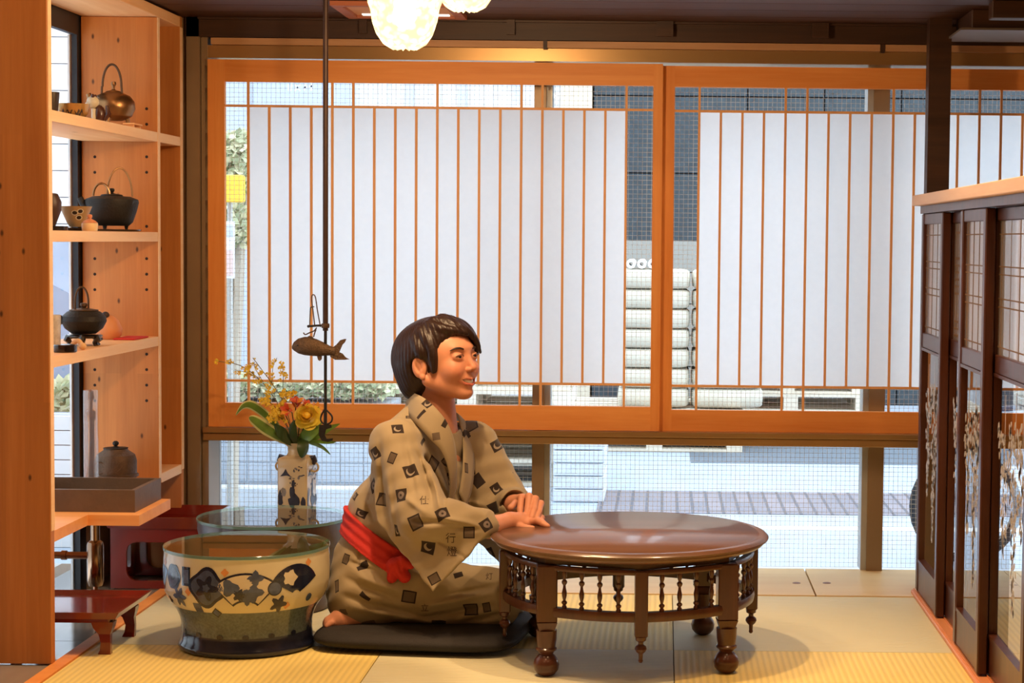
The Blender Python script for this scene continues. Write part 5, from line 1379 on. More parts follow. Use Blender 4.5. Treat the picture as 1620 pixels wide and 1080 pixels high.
# ------------------------------------------------------------------ the kneeling person: implicit surfaces meshed as one skin each
class Vol:
    def __init__(s, xs, ys, zs):
        s.xs, s.ys, s.zs = [np.asarray(a, np.float32) for a in (xs, ys, zs)]
        s.D = np.full((len(xs), len(ys), len(zs)), .12, np.float32)
    def sl(s, lo, hi, pad):
        r = []
        for a, l, h in ((s.xs, lo[0], hi[0]), (s.ys, lo[1], hi[1]), (s.zs, lo[2], hi[2])):
            i0, i1 = np.searchsorted(a, l-pad), np.searchsorted(a, h+pad); r.append(slice(max(0, i0-1), min(len(a), i1+1)))
        return tuple(r)
    def grid(s, sl): return s.xs[sl[0]][:, None, None], s.ys[sl[1]][None, :, None], s.zs[sl[2]][None, None, :]
    def op(s, prim, k=.01, mode='u'):
        fn, lo, hi = prim; pad = max(k*1.5, .02); sl = s.sl(lo, hi, pad)
        if any(q.stop <= q.start for q in sl): return s
        d = fn(*s.grid(sl)).astype(np.float32); a = s.D[sl]
        if mode == 's': a2, d2 = -a, d
        else: a2, d2 = a, d
        if k > 0:
            h = np.clip(.5 + .5*(a2-d2)/k, 0, 1); r = a2*(1-h) + d2*h - k*h*(1-h)
        else: r = np.minimum(a2, d2)
        s.D[sl] = -r if mode == 's' else r
        return s
    def u(s, p, k=.01): return s.op(p, k, 'u')
    def cut(s, p, k=.006): return s.op(p, k, 's')
    def mesh(s):
        D = s.D; neg = D < 0
        c = neg[:-1, :-1, :-1].astype(np.int8)
        for (i, j, k) in ((1,0,0),(0,1,0),(0,0,1),(1,1,0),(1,0,1),(0,1,1),(1,1,1)):
            c = c + neg[i:D.shape[0]-1+i, j:D.shape[1]-1+j, k:D.shape[2]-1+k]
        act = np.argwhere((c > 0) & (c < 8))
        idx = np.full(c.shape, -1, np.int32); idx[act[:, 0], act[:, 1], act[:, 2]] = np.arange(len(act))
        acc = np.zeros((len(act), 3), np.float64); cnt = np.zeros(len(act))
        ax = (s.xs, s.ys, s.zs)
        cor = [(i, j, k) for i in (0, 1) for j in (0, 1) for k in (0, 1)]
        for a in cor:
            for d in range(3):
                if a[d]: continue
                b = list(a); b[d] = 1
                ia = act + np.array(a); ib = act + np.array(b)
                da = D[ia[:, 0], ia[:, 1], ia[:, 2]]; db = D[ib[:, 0], ib[:, 1], ib[:, 2]]
                m = (da < 0) != (db < 0)
                t = np.where(m, da/np.where(m, da-db, 1), 0)
                pa = np.stack([ax[q][ia[:, q]] for q in range(3)], 1); pb = np.stack([ax[q][ib[:, q]] for q in range(3)], 1)
                acc[m] += (pa + (pb-pa)*t[:, None])[m]; cnt[m] += 1
        V = acc/cnt[:, None]
        F = []
        nx, ny, nz = D.shape
        for d in range(3):
            sh = [slice(1, n-1) for n in (nx, ny, nz)]
            sh2 = list(sh); sh[d] = slice(0, (nx, ny, nz)[d]-1); sh2[d] = slice(1, (nx, ny, nz)[d])
            A = neg[tuple(sh)]; B_ = neg[tuple(sh2)]
            e = np.argwhere(A != B_); off = np.array([0 if q == d else 1 for q in range(3)]); g = e + off
            u_, v_ = [(1, 2), (2, 0), (0, 1)][d]
            du = np.zeros(3, int); du[u_] = 1; dv = np.zeros(3, int); dv[v_] = 1
            q = [idx[tuple((g - du - dv).T)], idx[tuple((g - dv).T)], idx[tuple(g.T)], idx[tuple((g - du).T)]]
            q = np.stack(q, 1); fl = A[tuple(e.T)]
            q[~fl] = q[~fl][:, ::-1]
            F.append(q)
        return V, np.concatenate(F)
def cap(a, b, ra, rb=None):
    a = np.array(a, float); b = np.array(b, float); rb = ra if rb is None else rb; R = max(ra, rb)
    def fn(x, y, z):
        ba = b-a; L2 = max(1e-12, (ba*ba).sum())
        px, py, pz = x-a[0], y-a[1], z-a[2]
        h = np.clip((px*ba[0] + py*ba[1] + pz*ba[2])/L2, 0, 1)
        return np.sqrt((px-h*ba[0])**2 + (py-h*ba[1])**2 + (pz-h*ba[2])**2) - (ra + h*(rb-ra))
    return fn, np.minimum(a, b)-R, np.maximum(a, b)+R
def ell(c, r, R=None):
    c = np.array(c, float); r = np.array(r, float); R = np.eye(3) if R is None else np.array(R, float)   # columns = local axes
    def fn(x, y, z):
        px, py, pz = x-c[0], y-c[1], z-c[2]
        q = [px*R[0, i] + py*R[1, i] + pz*R[2, i] for i in range(3)]
        k0 = np.sqrt(sum((q[i]/r[i])**2 for i in range(3))); k1 = np.sqrt(sum((q[i]/r[i]**2)**2 for i in range(3)))
        return k0*(k0-1)/np.maximum(k1, 1e-6)
    ext = np.sqrt(((R*r)**2).sum(1))
    return fn, c-ext, c+ext
def slab(poly, plane, th, rnd=.004):
    """cloth panel: polygon in (x, z), its mid surface y = plane(x, z)"""
    poly = np.array(poly, float)
    ys_ = [plane(p[0], p[1]) for p in poly]
    def fn(x, y, z):
        X, Z = np.broadcast_arrays(x[:, :1, :], z[:, :1, :])
        d = np.full(X.shape, 1e9); sgn = np.ones(X.shape); n = len(poly)
        for i in range(n):
            j = (i-1) % n; vi, vj = poly[i], poly[j]; e = vj-vi
            wx, wz = X-vi[0], Z-vi[1]; t = np.clip((wx*e[0]+wz*e[1])/(e*e).sum(), 0, 1)
            d = np.minimum(d, (wx-e[0]*t)**2 + (wz-e[1]*t)**2)
            c1 = Z >= vi[1]; c2 = Z < vj[1]; c3 = e[0]*wz > e[1]*wx
            fl = (c1 & c2 & c3) | (~c1 & ~c2 & ~c3); sgn = np.where(fl, -sgn, sgn)
        dp = sgn*np.sqrt(d) + rnd; ds = np.abs(y - plane(x, z)) - th + rnd
        return np.minimum(np.maximum(dp, ds), 0) + np.sqrt(np.maximum(dp, 0)**2 + np.maximum(ds, 0)**2) - rnd
    lo = np.array([poly[:, 0].min(), min(ys_)-th, poly[:, 1].min()]); hi = np.array([poly[:, 0].max(), max(ys_)+th, poly[:, 1].max()])
    return fn, lo, hi
def np_mesh(name, V, F, mats, parent, smooth=True):
    org = ORG.get(parent.name, Vector()); V = V - np.array(org)
    me = bpy.data.meshes.new(name); n, f = len(V), len(F)
    me.vertices.add(n); me.vertices.foreach_set('co', V.astype(np.float32).ravel())
    me.loops.add(f*4); me.loops.foreach_set('vertex_index', F.astype(np.int32).ravel())
    me.polygons.add(f); me.polygons.foreach_set('loop_start', np.arange(0, f*4, 4, dtype=np.int32))
    me.update(calc_edges=True); me.validate()
    me.polygons.foreach_set('use_smooth', np.ones(len(me.polygons), bool))
    for m in (mats if isinstance(mats, list) else [mats]): me.materials.append(m)
    return link(name, me, parent)
def axis(lo, hi, fine, f, c):
    out = [lo]
    while out[-1] < hi:
        st_ = c
        for (a, b_) in fine:
            if a - 1e-6 <= out[-1] < b_: st_ = f
        out.append(out[-1] + st_)
    return out

PB = thing('person', 'person with short dark hair in a patterned tan kimono kneeling at the table', 'person', (-.60, 4.70, .05))
# head frame: forward, lateral (towards the viewer), up
HO = P(695, 575, 4.74)
th_h, ph_h = math.radians(31), math.radians(8)
fw = Vector((math.cos(th_h)*math.cos(ph_h), -math.sin(th_h)*math.cos(ph_h), math.sin(ph_h)))
lt_ = Vector((-math.sin(th_h), -math.cos(th_h), 0)); up_ = lt_.cross(fw)
RH = [[fw[i], lt_[i], up_[i]] for i in range(3)]
def H(f, l, u): return HO + fw*f + lt_*l + up_*u

xs = axis(-.90, -.28, [(-.665, -.475), (-.475, -.30)], .0019, .006)
ys = axis(4.42, 5.02, [(4.56, 4.88)], .0019, .006)
zs = axis(.02, .82, [(.30, .385), (.565, .80)], .0019, .006)
B = Vol(xs, ys, zs)
# torso, legs (under the cloth), neck
B.u(ell(P(600, 900, 4.74), (.10, .13, .09))); B.u(cap(P(612, 885, 4.74), P(672, 730, 4.75), .10, .095), .03)
B.u(cap(P(640, 700, 4.66), P(738, 700, 4.86), .045), .03)
for (y_, s) in ((4.665, 0), (4.82, 8)):
    B.u(cap(P(605+s, 925, y_), P(780+s, 945, y_), .062, .05), .02); B.u(cap(P(780+s, 962, y_), P(575, 968, y_), .042, .032), .02)
B.u(cap(H(-.022, 0, -.045), P(692, 690, 4.755), .047, .054), .015)
# head
B.u(ell(H(-.012, 0, .034), (.088, .070, .068), RH), .01)
B.u(ell(H(.032, 0, .024), (.064, .064, .066), RH), .02)            # forehead and temples
B.u(ell(H(.036, 0, -.026), (.058, .056, .064), RH), .02)           # face
for s in (-1, 1):
    B.u(cap(H(.004, s*.056, -.040), H(.062, s*.014, -.078), .017, .014), .02)   # jaw
    B.u(ell(H(.068, s*.034, -.022), (.026, .024, .026), RH), .015)               # cheek
B.u(ell(H(.076, 0, -.083), (.015, .017, .013), RH), .018)          # chin
B.u(ell(H(.082, 0, -.048), (.015, .026, .020), RH), .012)          # muzzle
B.u(ell(H(.080, 0, .030), (.014, .040, .012), RH), .014)           # brow
for s in (-1, 1): B.cut(ell(H(.104, s*.032, .012), (.018, .016, .011), RH), .012)
B.u(cap(H(.090, 0, .014), H(.105, 0, -.017), .0060, .0080), .010)   # nose
B.u(ell(H(.1075, 0, -.0210), (.0080, .0085, .0072), RH), .004)
for s in (-1, 1): B.u(ell(H(.099, s*.0105, -.024), (.008, .0065, .006), RH), .003)
for s in (-1, 1):
    B.u(ell(H(.0835, s*.0315, .0105), (.0125, .0165, .0125), RH), .004)          # lids
    B.cut(ell(H(.100, s*.0325, .0095), (.0125, .0130, .0027), RH), .0012)
# lips and the open smile
sm_pts = [(-.030, -.0410, .0775), (-.016, -.0510, .0925), (0, -.0540, .0975), (.016, -.0510, .0925), (.030, -.0410, .0775)]
for (a, b_) in zip(sm_pts, sm_pts[1:]):
    B.u(cap(H(a[2], a[0], a[1]+.0048), H(b_[2], b_[0], b_[1]+.0048), .0026, .0026), .004)
    B.u(cap(H(a[2]-.001, a[0]*.92, a[1]-.0085), H(b_[2]-.001, b_[0]*.92, b_[1]-.0085), .0034, .0034), .004)
for (a, b_) in zip(sm_pts, sm_pts[1:]):
    B.cut(cap(H(a[2]+.001, a[0]*.96, a[1]-.0016), H(b_[2]+.001, b_[0]*.96, b_[1]-.0016), .0050 if abs(a[0]) < .02 else .0024, .0050 if abs(b_[0]) < .02 else .0024), .001)
# ears
for s in (-1, 1):
    Re = np.array(RH) @ np.array([[.92, s*.38*1, .0], [-s*.38, .92, 0], [0, 0, 1]])
    ec = H(-.004, s*.077, -.004)
    B.u(ell(ec, (.019, .008, .029), Re), .006)
    B.cut(ell(ec + lt_*(s*.008) + fw*.003 + up_*.003, (.0105, .006, .020), Re), .003)
    B.u(cap(ec + up_*-.014 + fw*.006, ec + up_*.010 + fw*-.002 + lt_*(s*.002), .0032, .003), .003)
    B.u(ell(ec - up_*.026 + fw*.006, (.007, .006, .008), Re), .004)
# arms and hands: right arm (near) lies on the table edge, left hand clasps over it
rw = P(806, 824, 4.585); 
B.u(cap(P(630, 705, 4.63), P(672, 820, 4.54), .040, .034), .02); B.u(cap(P(672, 820, 4.54), P(775, 833, 4.520), .033, .027), .01)
B.u(cap(P(775, 833, 4.520), rw, .027, .021), .012)
rp = P(836, 821, 4.63)
B.u(cap(rw, P(822, 823, 4.61), .020, .019), .012); B.u(cap(P(815, 824, 4.60), rp, .018, .016), .012); B.u(cap(P(812, 828, 4.585), P(836, 829, 4.60), .013, .012), .012)
def finger(pts, r0, r1):
    n = len(pts)-1
    for i in range(n):
        B.u(cap(pts[i], pts[i+1], r0 + (r1-r0)*i/n, r0 + (r1-r0)*(i+1)/n), .0035)
finger([P(836, 826, 4.60), P(850, 823, 4.592), P(859, 828, 4.575), P(866, 832, 4.566)], .0098, .0070)    # index, stretched over the top
finger([P(838, 824, 4.615), P(852, 825, 4.615), P(855, 832, 4.60), P(848, 836, 4.59)], .0098, .0078)
finger([P(836, 822, 4.64), P(853, 819, 4.64), P(858, 827, 4.62), P(851, 832, 4.61)], .0096, .0076)
finger([P(836, 817, 4.66), P(850, 813, 4.66), P(857, 819, 4.645), P(852, 826, 4.63)], .0088, .0070)
finger([P(818, 831, 4.58), P(830, 835, 4.57), P(842, 836, 4.565)], .0105, .0080)                         # thumb
# left arm
lw2 = P(812, 797, 4.765)
B.u(cap(P(748, 705, 4.87), P(805, 798, 4.86), .042, .035), .02); B.u(cap(P(805, 798, 4.86), lw2, .032, .022), .01)
B.u(cap(lw2, P(826, 792, 4.725), .020, .018), .012); B.u(cap(P(816, 795, 4.75), P(842, 793, 4.71), .016, .015), .014)
for (k, a, b_, c_, d_) in ((0, (822, 790, 4.715), (825, 787, 4.675), (823, 805, 4.650), (823, 817, 4.632)),
                           (1, (831, 788, 4.712), (837, 785, 4.668), (835, 804, 4.640), (832, 818, 4.618)),
                           (2, (839, 790, 4.710), (847, 789, 4.668), (845, 805, 4.638), (841, 818, 4.612)),
                           (3, (846, 794, 4.710), (856, 796, 4.672), (853, 809, 4.642), (849, 819, 4.618))):
    finger([P(*a), P(*b_), P(*c_), P(*d_)], (.0098, .0102, .0098, .0086)[k], (.0074, .0076, .0074, .0066)[k])
finger([P(818, 796, 4.74), P(815, 797, 4.695), P(808, 803, 4.660)], .0112, .0085)                        # thumb
# feet, soles up behind the seat
for (y_, dx) in ((4.64, 0), (4.80, 6)):
    B.u(cap(P(575+dx, 968, y_), P(545+dx, 977, y_-.01), .034, .030), .015); B.u(cap(P(545+dx, 977, y_-.01), P(524+dx, 986, y_-.015), .028, .022), .012)
    for k in range(5): B.u(cap(P(526+dx, 984+k*1.2, y_-.035+k*.013), P(517+dx-k*.7, 990+k*.8, y_-.04+k*.013), .0105 - (k < 4)*.002, .0085 - (k < 4)*.0015), .004)
bv, bf = B.mesh()
def skin_mat():
    m, nt, b = nodes('skin'); L = nt.links
    at_ = N(nt, 'ShaderNodeAttribute', attribute_name='tone'); geo = N(nt, 'ShaderNodeNewGeometry')
    nz = N(nt, 'ShaderNodeTexNoise'); nz.inputs['Scale'].default_value = 70; L.new(geo.outputs['Position'], nz.inputs['Vector'])
    mx = N(nt, 'ShaderNodeMix', data_type='RGBA', blend_type='MULTIPLY'); mx.inputs['Factor'].default_value = .12
    L.new(at_.outputs['Color'], mx.inputs['A']); L.new(nz.outputs['Fac'], mx.inputs['B']); L.new(mx.outputs['Result'], b.inputs['Base Color'])
    b.inputs['Roughness'].default_value = .48; b.inputs['Subsurface Weight'].default_value = .12; b.inputs['Subsurface Scale'].default_value = .008
    b.inputs['Subsurface Radius'].default_value = (1, .35, .2); b.inputs['Specular IOR Level'].default_value = .35
    return m
body = np_mesh('body', bv, bf, skin_mat(), PB)
# tones: skin, lips, cheeks, knuckles
loc = (bv - np.array(HO)) @ np.array(RH)
base = np.array(lin((218, 152, 120))); lip = np.array(lin((196, 100, 88))); blush = np.array(lin((222, 140, 112)))
T = np.tile(base, (len(bv), 1))
def mixin(mask, c):
    global T
    T = T*(1-mask[:, None]) + c*mask[:, None]
for s in (-1, 1): mixin(.6*np.exp(-(((loc[:, 0]-.085)/.03)**2 + ((loc[:, 1]-s*.040)/.02)**2 + ((loc[:, 2]+.025)/.02)**2)), blush)
lm = np.zeros(len(bv))
for (a, b_) in zip(sm_pts, sm_pts[1:]):
    for t in (.0, .25, .5, .75, 1.0):
        for dz, rr in ((.0046, .0034), (-.0085, .0042)):
            c_ = np.array([a[2] + (b_[2]-a[2])*t, a[0] + (b_[0]-a[0])*t, a[1] + (b_[1]-a[1])*t + dz])
            lm = np.maximum(lm, np.clip(1.6 - ((loc - c_)**2).sum(1)**.5/rr, 0, 1))
mixin(lm*.85, lip)
ca_ = body.data.color_attributes.new('tone', 'FLOAT_COLOR', 'POINT')
ca_.data.foreach_set('color', np.concatenate([T, np.ones((len(T), 1))], 1).astype(np.float32).ravel())
# eyes, teeth, brows
eye_w = flat('eye_white', (176, 160, 148), .2); iris = flat('dark_iris', (30, 18, 12), .15, coat=.5); hair_m0 = flat('brow_hair', (40, 24, 18), .6)
for s in (-1, 1):
    c_ = H(.0828, s*.0318, .0098)
    ey = MB().ball(c_, .0116, 20, 14).build('eye', eye_w, PB, True)
    MB().ball(c_ + fw*.0058, .0070, 16, 10).build('iris', iris, ey, True)
    lash = MB(); lash.tube(smoothpath([H(.090, s*.046, .0105), H(.0965, s*.040, .0140), H(.0985, s*.032, .0148), H(.0975, s*.024, .0132), H(.0950, s*.020, .0100)], 4), .0010, 6)
    lash.build('lashes', hair_m0, PB, True)
    br = MB(); br.tube(smoothpath([H(.078, s*.052, .0270), H(.0875, s*.042, .0320), H(.0935, s*.030, .0320), H(.0955, s*.018, .0285)], 5), [.0014, .002, .0026, .003, .0034, .0038, .004, .0042, .0042, .0042, .0042, .004, .0038, .0036, .0032, .0026][:16], 8, flat=.6)
    br.build('eyebrow', hair_m0, PB, True)
tp = MB(); V = []
for i in range(13):
    t = -1 + i/6.0; a = t*.026; f_ = .0962 - .0150*t*t
    V += [H(f_-.001, a, -.0480 + .0085*t*t), H(f_-.001, a, -.0580 + .0105*t*t), ]
tp.add(V, [(2*i, 2*i+2, 2*i+3, 2*i+1) for i in range(12)]); tp.build('teeth', flat('teeth', (238, 230, 216), .25), PB, True)

# hair
hx = axis(HO.x-.135, HO.x+.125, [], .002, .002); hy = axis(HO.y-.13, HO.y+.13, [], .002, .002); hz = axis(HO.z-.125, HO.z+.15, [], .002, .002)
Hr = Vol(hx, hy, hz)
Hr.u(ell(H(-.022, 0, .036), (.104, .088, .082), RH)); Hr.u(ell(H(-.045, 0, .004), (.080, .084, .070), RH), .03)
Hr.u(ell(H(-.058, 0, -.035), (.052, .066, .055), RH), .03); Hr.u(cap(H(-.058, .022, -.055), H(-.036, .020, -.092), .034, .014), .03); Hr.u(cap(H(-.058, -.022, -.055), H(-.036, -.020, -.092), .034, .014), .03)
Hr.u(ell(H(.010, .0, .074), (.078, .068, .046), RH), .02)
# open the face, keep the side swept fringe
Hr.cut(ell(H(.098, .026, -.006), (.064, .078, .072), RH), .012)
Hr.cut(ell(H(.085, .0, -.055), (.085, .13, .060), RH), .012)
Hr.cut(ell(H(-.003, .092, -.010), (.027, .036, .030), RH), .006); Hr.cut(ell(H(.004, -.086, -.018), (.022, .030, .024), RH), .008)
Hr.cut(ell(H(.026, .09, -.060), (.040, .05, .030), RH), .01)
def lock(pts, r0, r1, k=.008):
    pts = smoothpath(pts, 4); n = len(pts)-1
    for i in range(n): Hr.u(cap(pts[i], pts[i+1], r0 + (r1-r0)*i/n, r0 + (r1-r0)*(i+1)/n), k)
for (pts, a, b_) in (
    ([H(.030, .030, .108), H(.068, .004, .096), H(.090, -.030, .066), H(.088, -.052, .030)], .012, .005),
    ([H(.020, .034, .110), H(.066, .022, .095), H(.092, -.006, .076), H(.098, -.034, .048), H(.098, -.048, .016)], .011, .0025),
    ([H(.030, .010, .112), H(.066, -.028, .090), H(.078, -.052, .054), H(.072, -.064, .015)], .014, .006),
    ([H(.015, .048, .100), H(.056, .046, .086), H(.080, .028, .078), H(.095, -.004, .066)], .011, .004),
    ([H(.000, .062, .082), H(.026, .068, .056), H(.036, .069, .022), H(.033, .067, -.006), H(.031, .066, -.020)], .015, .004),
    ([H(-.012, .070, .070), H(.004, .080, .042), H(.008, .079, .024)], .013, .008),
    ([H(.000, -.062, .082), H(.026, -.068, .056), H(.036, -.067, .020), H(.033, -.064, -.030)], .015, .006)):
    lock(pts, a, b_)
# strand relief following the comb direction from the crown
X, Y_, Z_ = Hr.grid((slice(None),)*3)
qx, qy, qz = X-HO.x, Y_-HO.y, Z_-HO.z
f_ = qx*fw.x + qy*fw.y + qz*fw.z; l_ = qx*lt_.x + qy*lt_.y + qz*lt_.z; u_ = qx*up_.x + qy*up_.y + qz*up_.z
phi = np.arctan2(l_ - .01, f_ + .025)
rr_ = np.sqrt((f_+.025)**2 + (l_-.01)**2)
Hr.D += (.0006*np.sin(phi*46 + 3*np.sin(u_*40)) + .0005*np.sin(phi*97 + 5*np.sin(u_*28 + 1)))*np.clip(rr_/.05, 0, 1)
# a shallow parting from the crown
Hr.D += .003*np.exp(-((l_-.026 - .15*(f_-.0))/.006)**2)*np.clip((u_-.075)/.03, 0, 1)*np.clip((f_+.03)/.02, 0, 1)
hv, hf = Hr.mesh()
def relax(V_, F_, it=2, k=.5):
    e = np.concatenate([F_[:, [0, 1]], F_[:, [1, 2]], F_[:, [2, 3]], F_[:, [3, 0]]]); e = np.concatenate([e, e[:, ::-1]])
    for _ in range(it):
        a = np.zeros_like(V_); np.add.at(a, e[:, 0], V_[e[:, 1]]); c_ = np.bincount(e[:, 0], minlength=len(V_))[:, None]
        V_ = V_*(1-k) + k*a/np.maximum(c_, 1)
    return V_
hv = relax(hv, hf, 2, .5)
def hair_mat():
    m, nt, b = nodes('dark_brown_hair'); L = nt.links
    geo = N(nt, 'ShaderNodeNewGeometry'); nz = N(nt, 'ShaderNodeTexNoise'); nz.inputs['Scale'].default_value = 1
    mp = N(nt, 'ShaderNodeMapping'); mp.inputs['Scale'].default_value = (260, 260, 30); L.new(geo.outputs['Position'], mp.inputs[0]); L.new(mp.outputs[0], nz.inputs['Vector'])
    mx = N(nt, 'ShaderNodeMix', data_type='RGBA'); setc(mx.inputs['A'], lin((22, 12, 9))); setc(mx.inputs['B'], lin((50, 28, 20)))
    L.new(nz.outputs['Fac'], mx.inputs['Factor']); L.new(mx.outputs['Result'], b.inputs['Base Color'])
    b.inputs['Roughness'].default_value = .42; b.inputs['Specular IOR Level'].default_value = .4
    bp = N(nt, 'ShaderNodeBump'); bp.inputs['Strength'].default_value = .35; bp.inputs['Distance'].default_value = .002; L.new(nz.outputs['Fac'], bp.inputs['Height']); L.new(bp.outputs[0], b.inputs['Normal'])
    return m
np_mesh('hair', hv, hf, hair_mat(), PB)

# ------------------------------------------------------------------ kimono
K = Vol(axis(-.91, -.33, [], .003, .003), axis(4.41, 5.03, [], .003, .003), axis(.035, .68, [], .003, .003))
K.u(ell(P(600, 915, 4.74), (.120, .155, .112)), .02); K.u(ell(P(574, 938, 4.74), (.088, .150, .086)), .03)
K.u(cap(P(604, 888, 4.74), P(655, 770, 4.745), .122, .112), .03); K.u(ell(P(668, 745, 4.745), (.100, .130, .100)), .04)
TORSO = None
K.u(ell(P(640, 725, 4.74), (.078, .14, .085)), .03)
K.u(cap(P(632, 702, 4.635), P(742, 702, 4.865), .058, .056), .03); K.u(cap(P(690, 695, 4.755), P(684, 662, 4.75), .066, .058), .02)
K.u(ell(P(688, 800, 4.745), (.082, .105, .10)), .04)
K.u(ell(P(584, 800, 4.76), (.048, .09, .06)), .03); K.u(cap(P(640, 690, 4.70), P(664, 664, 4.74), .055, .05), .03)
torsoD = K.D.copy()
for (y_, s) in ((4.665, 0), (4.82, 6)):
    K.u(cap(P(600+s, 922, y_), P(786+s, 940, y_), .078, .066), .03); K.u(cap(P(788+s, 960, y_), P(556, 962, y_), .050, .045), .03)
K.u(cap(P(640, 940, 4.74), P(786, 948, 4.745), .070, .060), .04)
# sleeves
K.u(cap(P(622, 704, 4.615), P(668, 822, 4.525), .062, .060), .025); K.u(cap(P(664, 815, 4.525), P(700, 822, 4.50), .058, .050), .02); K.u(cap(P(690, 822, 4.50), P(768, 830, 4.51), .050, .036), .02)
q2 = lambda pl, Y: [(P(a, b_, Y).x, P(a, b_, Y).z) for (a, b_) in pl]
A3 = [P(590, 740, 4.60), P(688, 930, 4.475), P(776, 838, 4.475)]
nv_ = (A3[1]-A3[0]).cross(A3[2]-A3[0])
pl1 = lambda x, z: A3[0].y - (nv_.x*(x-A3[0].x) + nv_.z*(z-A3[0].z))/nv_.y
K.u(slab(q2([(588, 735), (584, 790), (590, 828), (640, 880), (688, 931), (744, 874), (776, 838), (770, 812), (715, 797), (655, 745)], 4.50), pl1, .016), .022)
K.u(cap(P(752, 704, 4.865), P(802, 790, 4.87), .060, .056), .025); K.u(cap(P(802, 792, 4.865), P(812, 798, 4.775), .050, .042), .02)
A4 = [P(770, 740, 4.90), P(790, 900, 4.87), P(850, 800, 4.80)]
nw_ = (A4[1]-A4[0]).cross(A4[2]-A4[0])
pl2 = lambda x, z: A4[0].y - (nw_.x*(x-A4[0].x) + nw_.z*(z-A4[0].z))/nw_.y
K.u(slab(q2([(752, 720), (735, 850), (800, 898), (846, 810), (838, 782), (800, 745)], 4.85), pl2, .013), .02)
K.u(cap(P(742, 735, 4.83), P(772, 815, 4.83), .050, .050), .03)
# neck opening, cuff openings
K.cut(cap(P(692, 705, 4.75), P(690, 630, 4.752), .050, .062), .008)
K.cut(cap(P(762, 833, 4.505), P(800, 824, 4.56), .031, .034), .004)
K.cut(cap(lw2, P(840, 790, 4.70), .034, .034), .004)
# gathers and creases of the cloth, running along real lines of pull
X, Y_, Z_ = K.grid((slice(None),)*3)
def crease(a, b_, w, d, Yr):
    A, Bq = P(a[0], a[1], Yr), P(b_[0], b_[1], Yr)
    ex, ez = Bq.x-A.x, Bq.z-A.z; L2 = ex*ex + ez*ez
    t = np.clip(((X-A.x)*ex + (Z_-A.z)*ez)/L2, 0, 1)
    dd = ((X-A.x-t*ex)**2 + (Z_-A.z-t*ez)**2)
    K.D += (1.55*d*np.exp(-dd/(w*w))*np.sin(np.pi*np.clip(t*.9+.05, 0, 1))*np.clip((4.80-Y_)/.05, 0, 1)).astype(np.float32)
for c_ in (((604, 690), (612, 820), .007, .006), ((618, 730), (634, 850), .008, -.005), ((640, 690), (668, 780), .007, .005), ((655, 700), (700, 800), .006, .007), ((676, 715), (712, 800), .006, -.006),
           ((690, 720), (716, 795), .005, .006), ((640, 770), (690, 800), .007, -.004), ((660, 812), (720, 812), .006, .005), ((690, 838), (748, 868), .004, .004), ((700, 800), (765, 818), .006, -.005),
           ((720, 822), (770, 824), .005, .004), ((545, 890), (600, 905), .006, .006), ((560, 905), (640, 935), .008, -.006), ((545, 915), (640, 950), .008, .006), ((540, 940), (660, 975), .009, .006),
           ((560, 960), (700, 990), .008, -.006), ((640, 985), (790, 955), .009, .007), ((660, 960), (790, 935), .009, -.006), ((690, 945), (800, 925), .008, .005), ((720, 990), (820, 965), .007, .005), ((600, 985), (720, 1000), .007, .005),
           ((575, 860), (560, 900), .006, .004), ((570, 800), (590, 830), .006, .005)):
    crease(*c_, 4.6)
K.D += (.0012*np.sin(X*95 + Z_*40 + 2*np.sin(Y_*30)) + .0010*np.sin(Z_*120 - X*60 + Y_*50)).astype(np.float32)
kv, kf = K.mesh(); kv = relax(kv, kf, 2, .5)

# printed motifs: each face takes the print lying nearest to it, measured on the cloth
from mathutils.bvhtree import BVHTree
bvh = BVHTree.FromPolygons([tuple(v) for v in kv], [tuple(int(q) for q in f) for f in kf])
C0 = Vector((0, 0, CAMZ))
MOT = [  # px, py, half width px, half height px, turn, kind (0 crescent, 1 grey check, 2 flower, 3 dark, 4 soft grey)
 (677,637,10,8,35,0),(668,653,9,3,40,3),(651,660,9,5,8,1),(705,660,4,9,-25,3),(629,678,9,9,15,0),(725,678,5,12,-15,3),(668,699,3,9,-25,3),(593,717,8,9,35,0),(620,724,6,9,-20,1),(648,746,10,10,28,0),
 (686,732,8,10,-15,1),(708,729,8,9,-20,1),(743,746,9,10,10,1),(756,760,9,10,40,3),(710,758,5,10,10,0),(591,768,9,10,40,2),(634,783,9,10,8,2),(608,790,8,10,-12,1),(658,826,11,11,20,1),
 (700,812,10,9,25,2),(771,829,9,9,40,2),(742,842,9,9,0,1),(628,839,4,10,10,0),(785,773,8,8,38,0),(783,803,8,9,30,3),(738,791,9,7,10,3),(678,864,11,10,-8,0),(687,915,9,8,30,1),(647,944,11,10,-10,1),
 (547,884,7,8,-15,1),(574,897,9,5,25,3),(577,944,9,4,-35,3),(533,927,5,10,10,1),(584,986,10,7,10,4),(627,989,10,8,0,1),(694,986,11,6,-8,3),(746,962,11,10,5,1),(758,993,11,6,10,0),(725,909,7,5,20,3),
 (561,784,6,9,30,2),(571,812,10,6,-20,0),(811,995,8,5,-20,4),(543,968,7,5,20,4),(770,960,6,8,10,1),(600,850,1,1,0,4)]
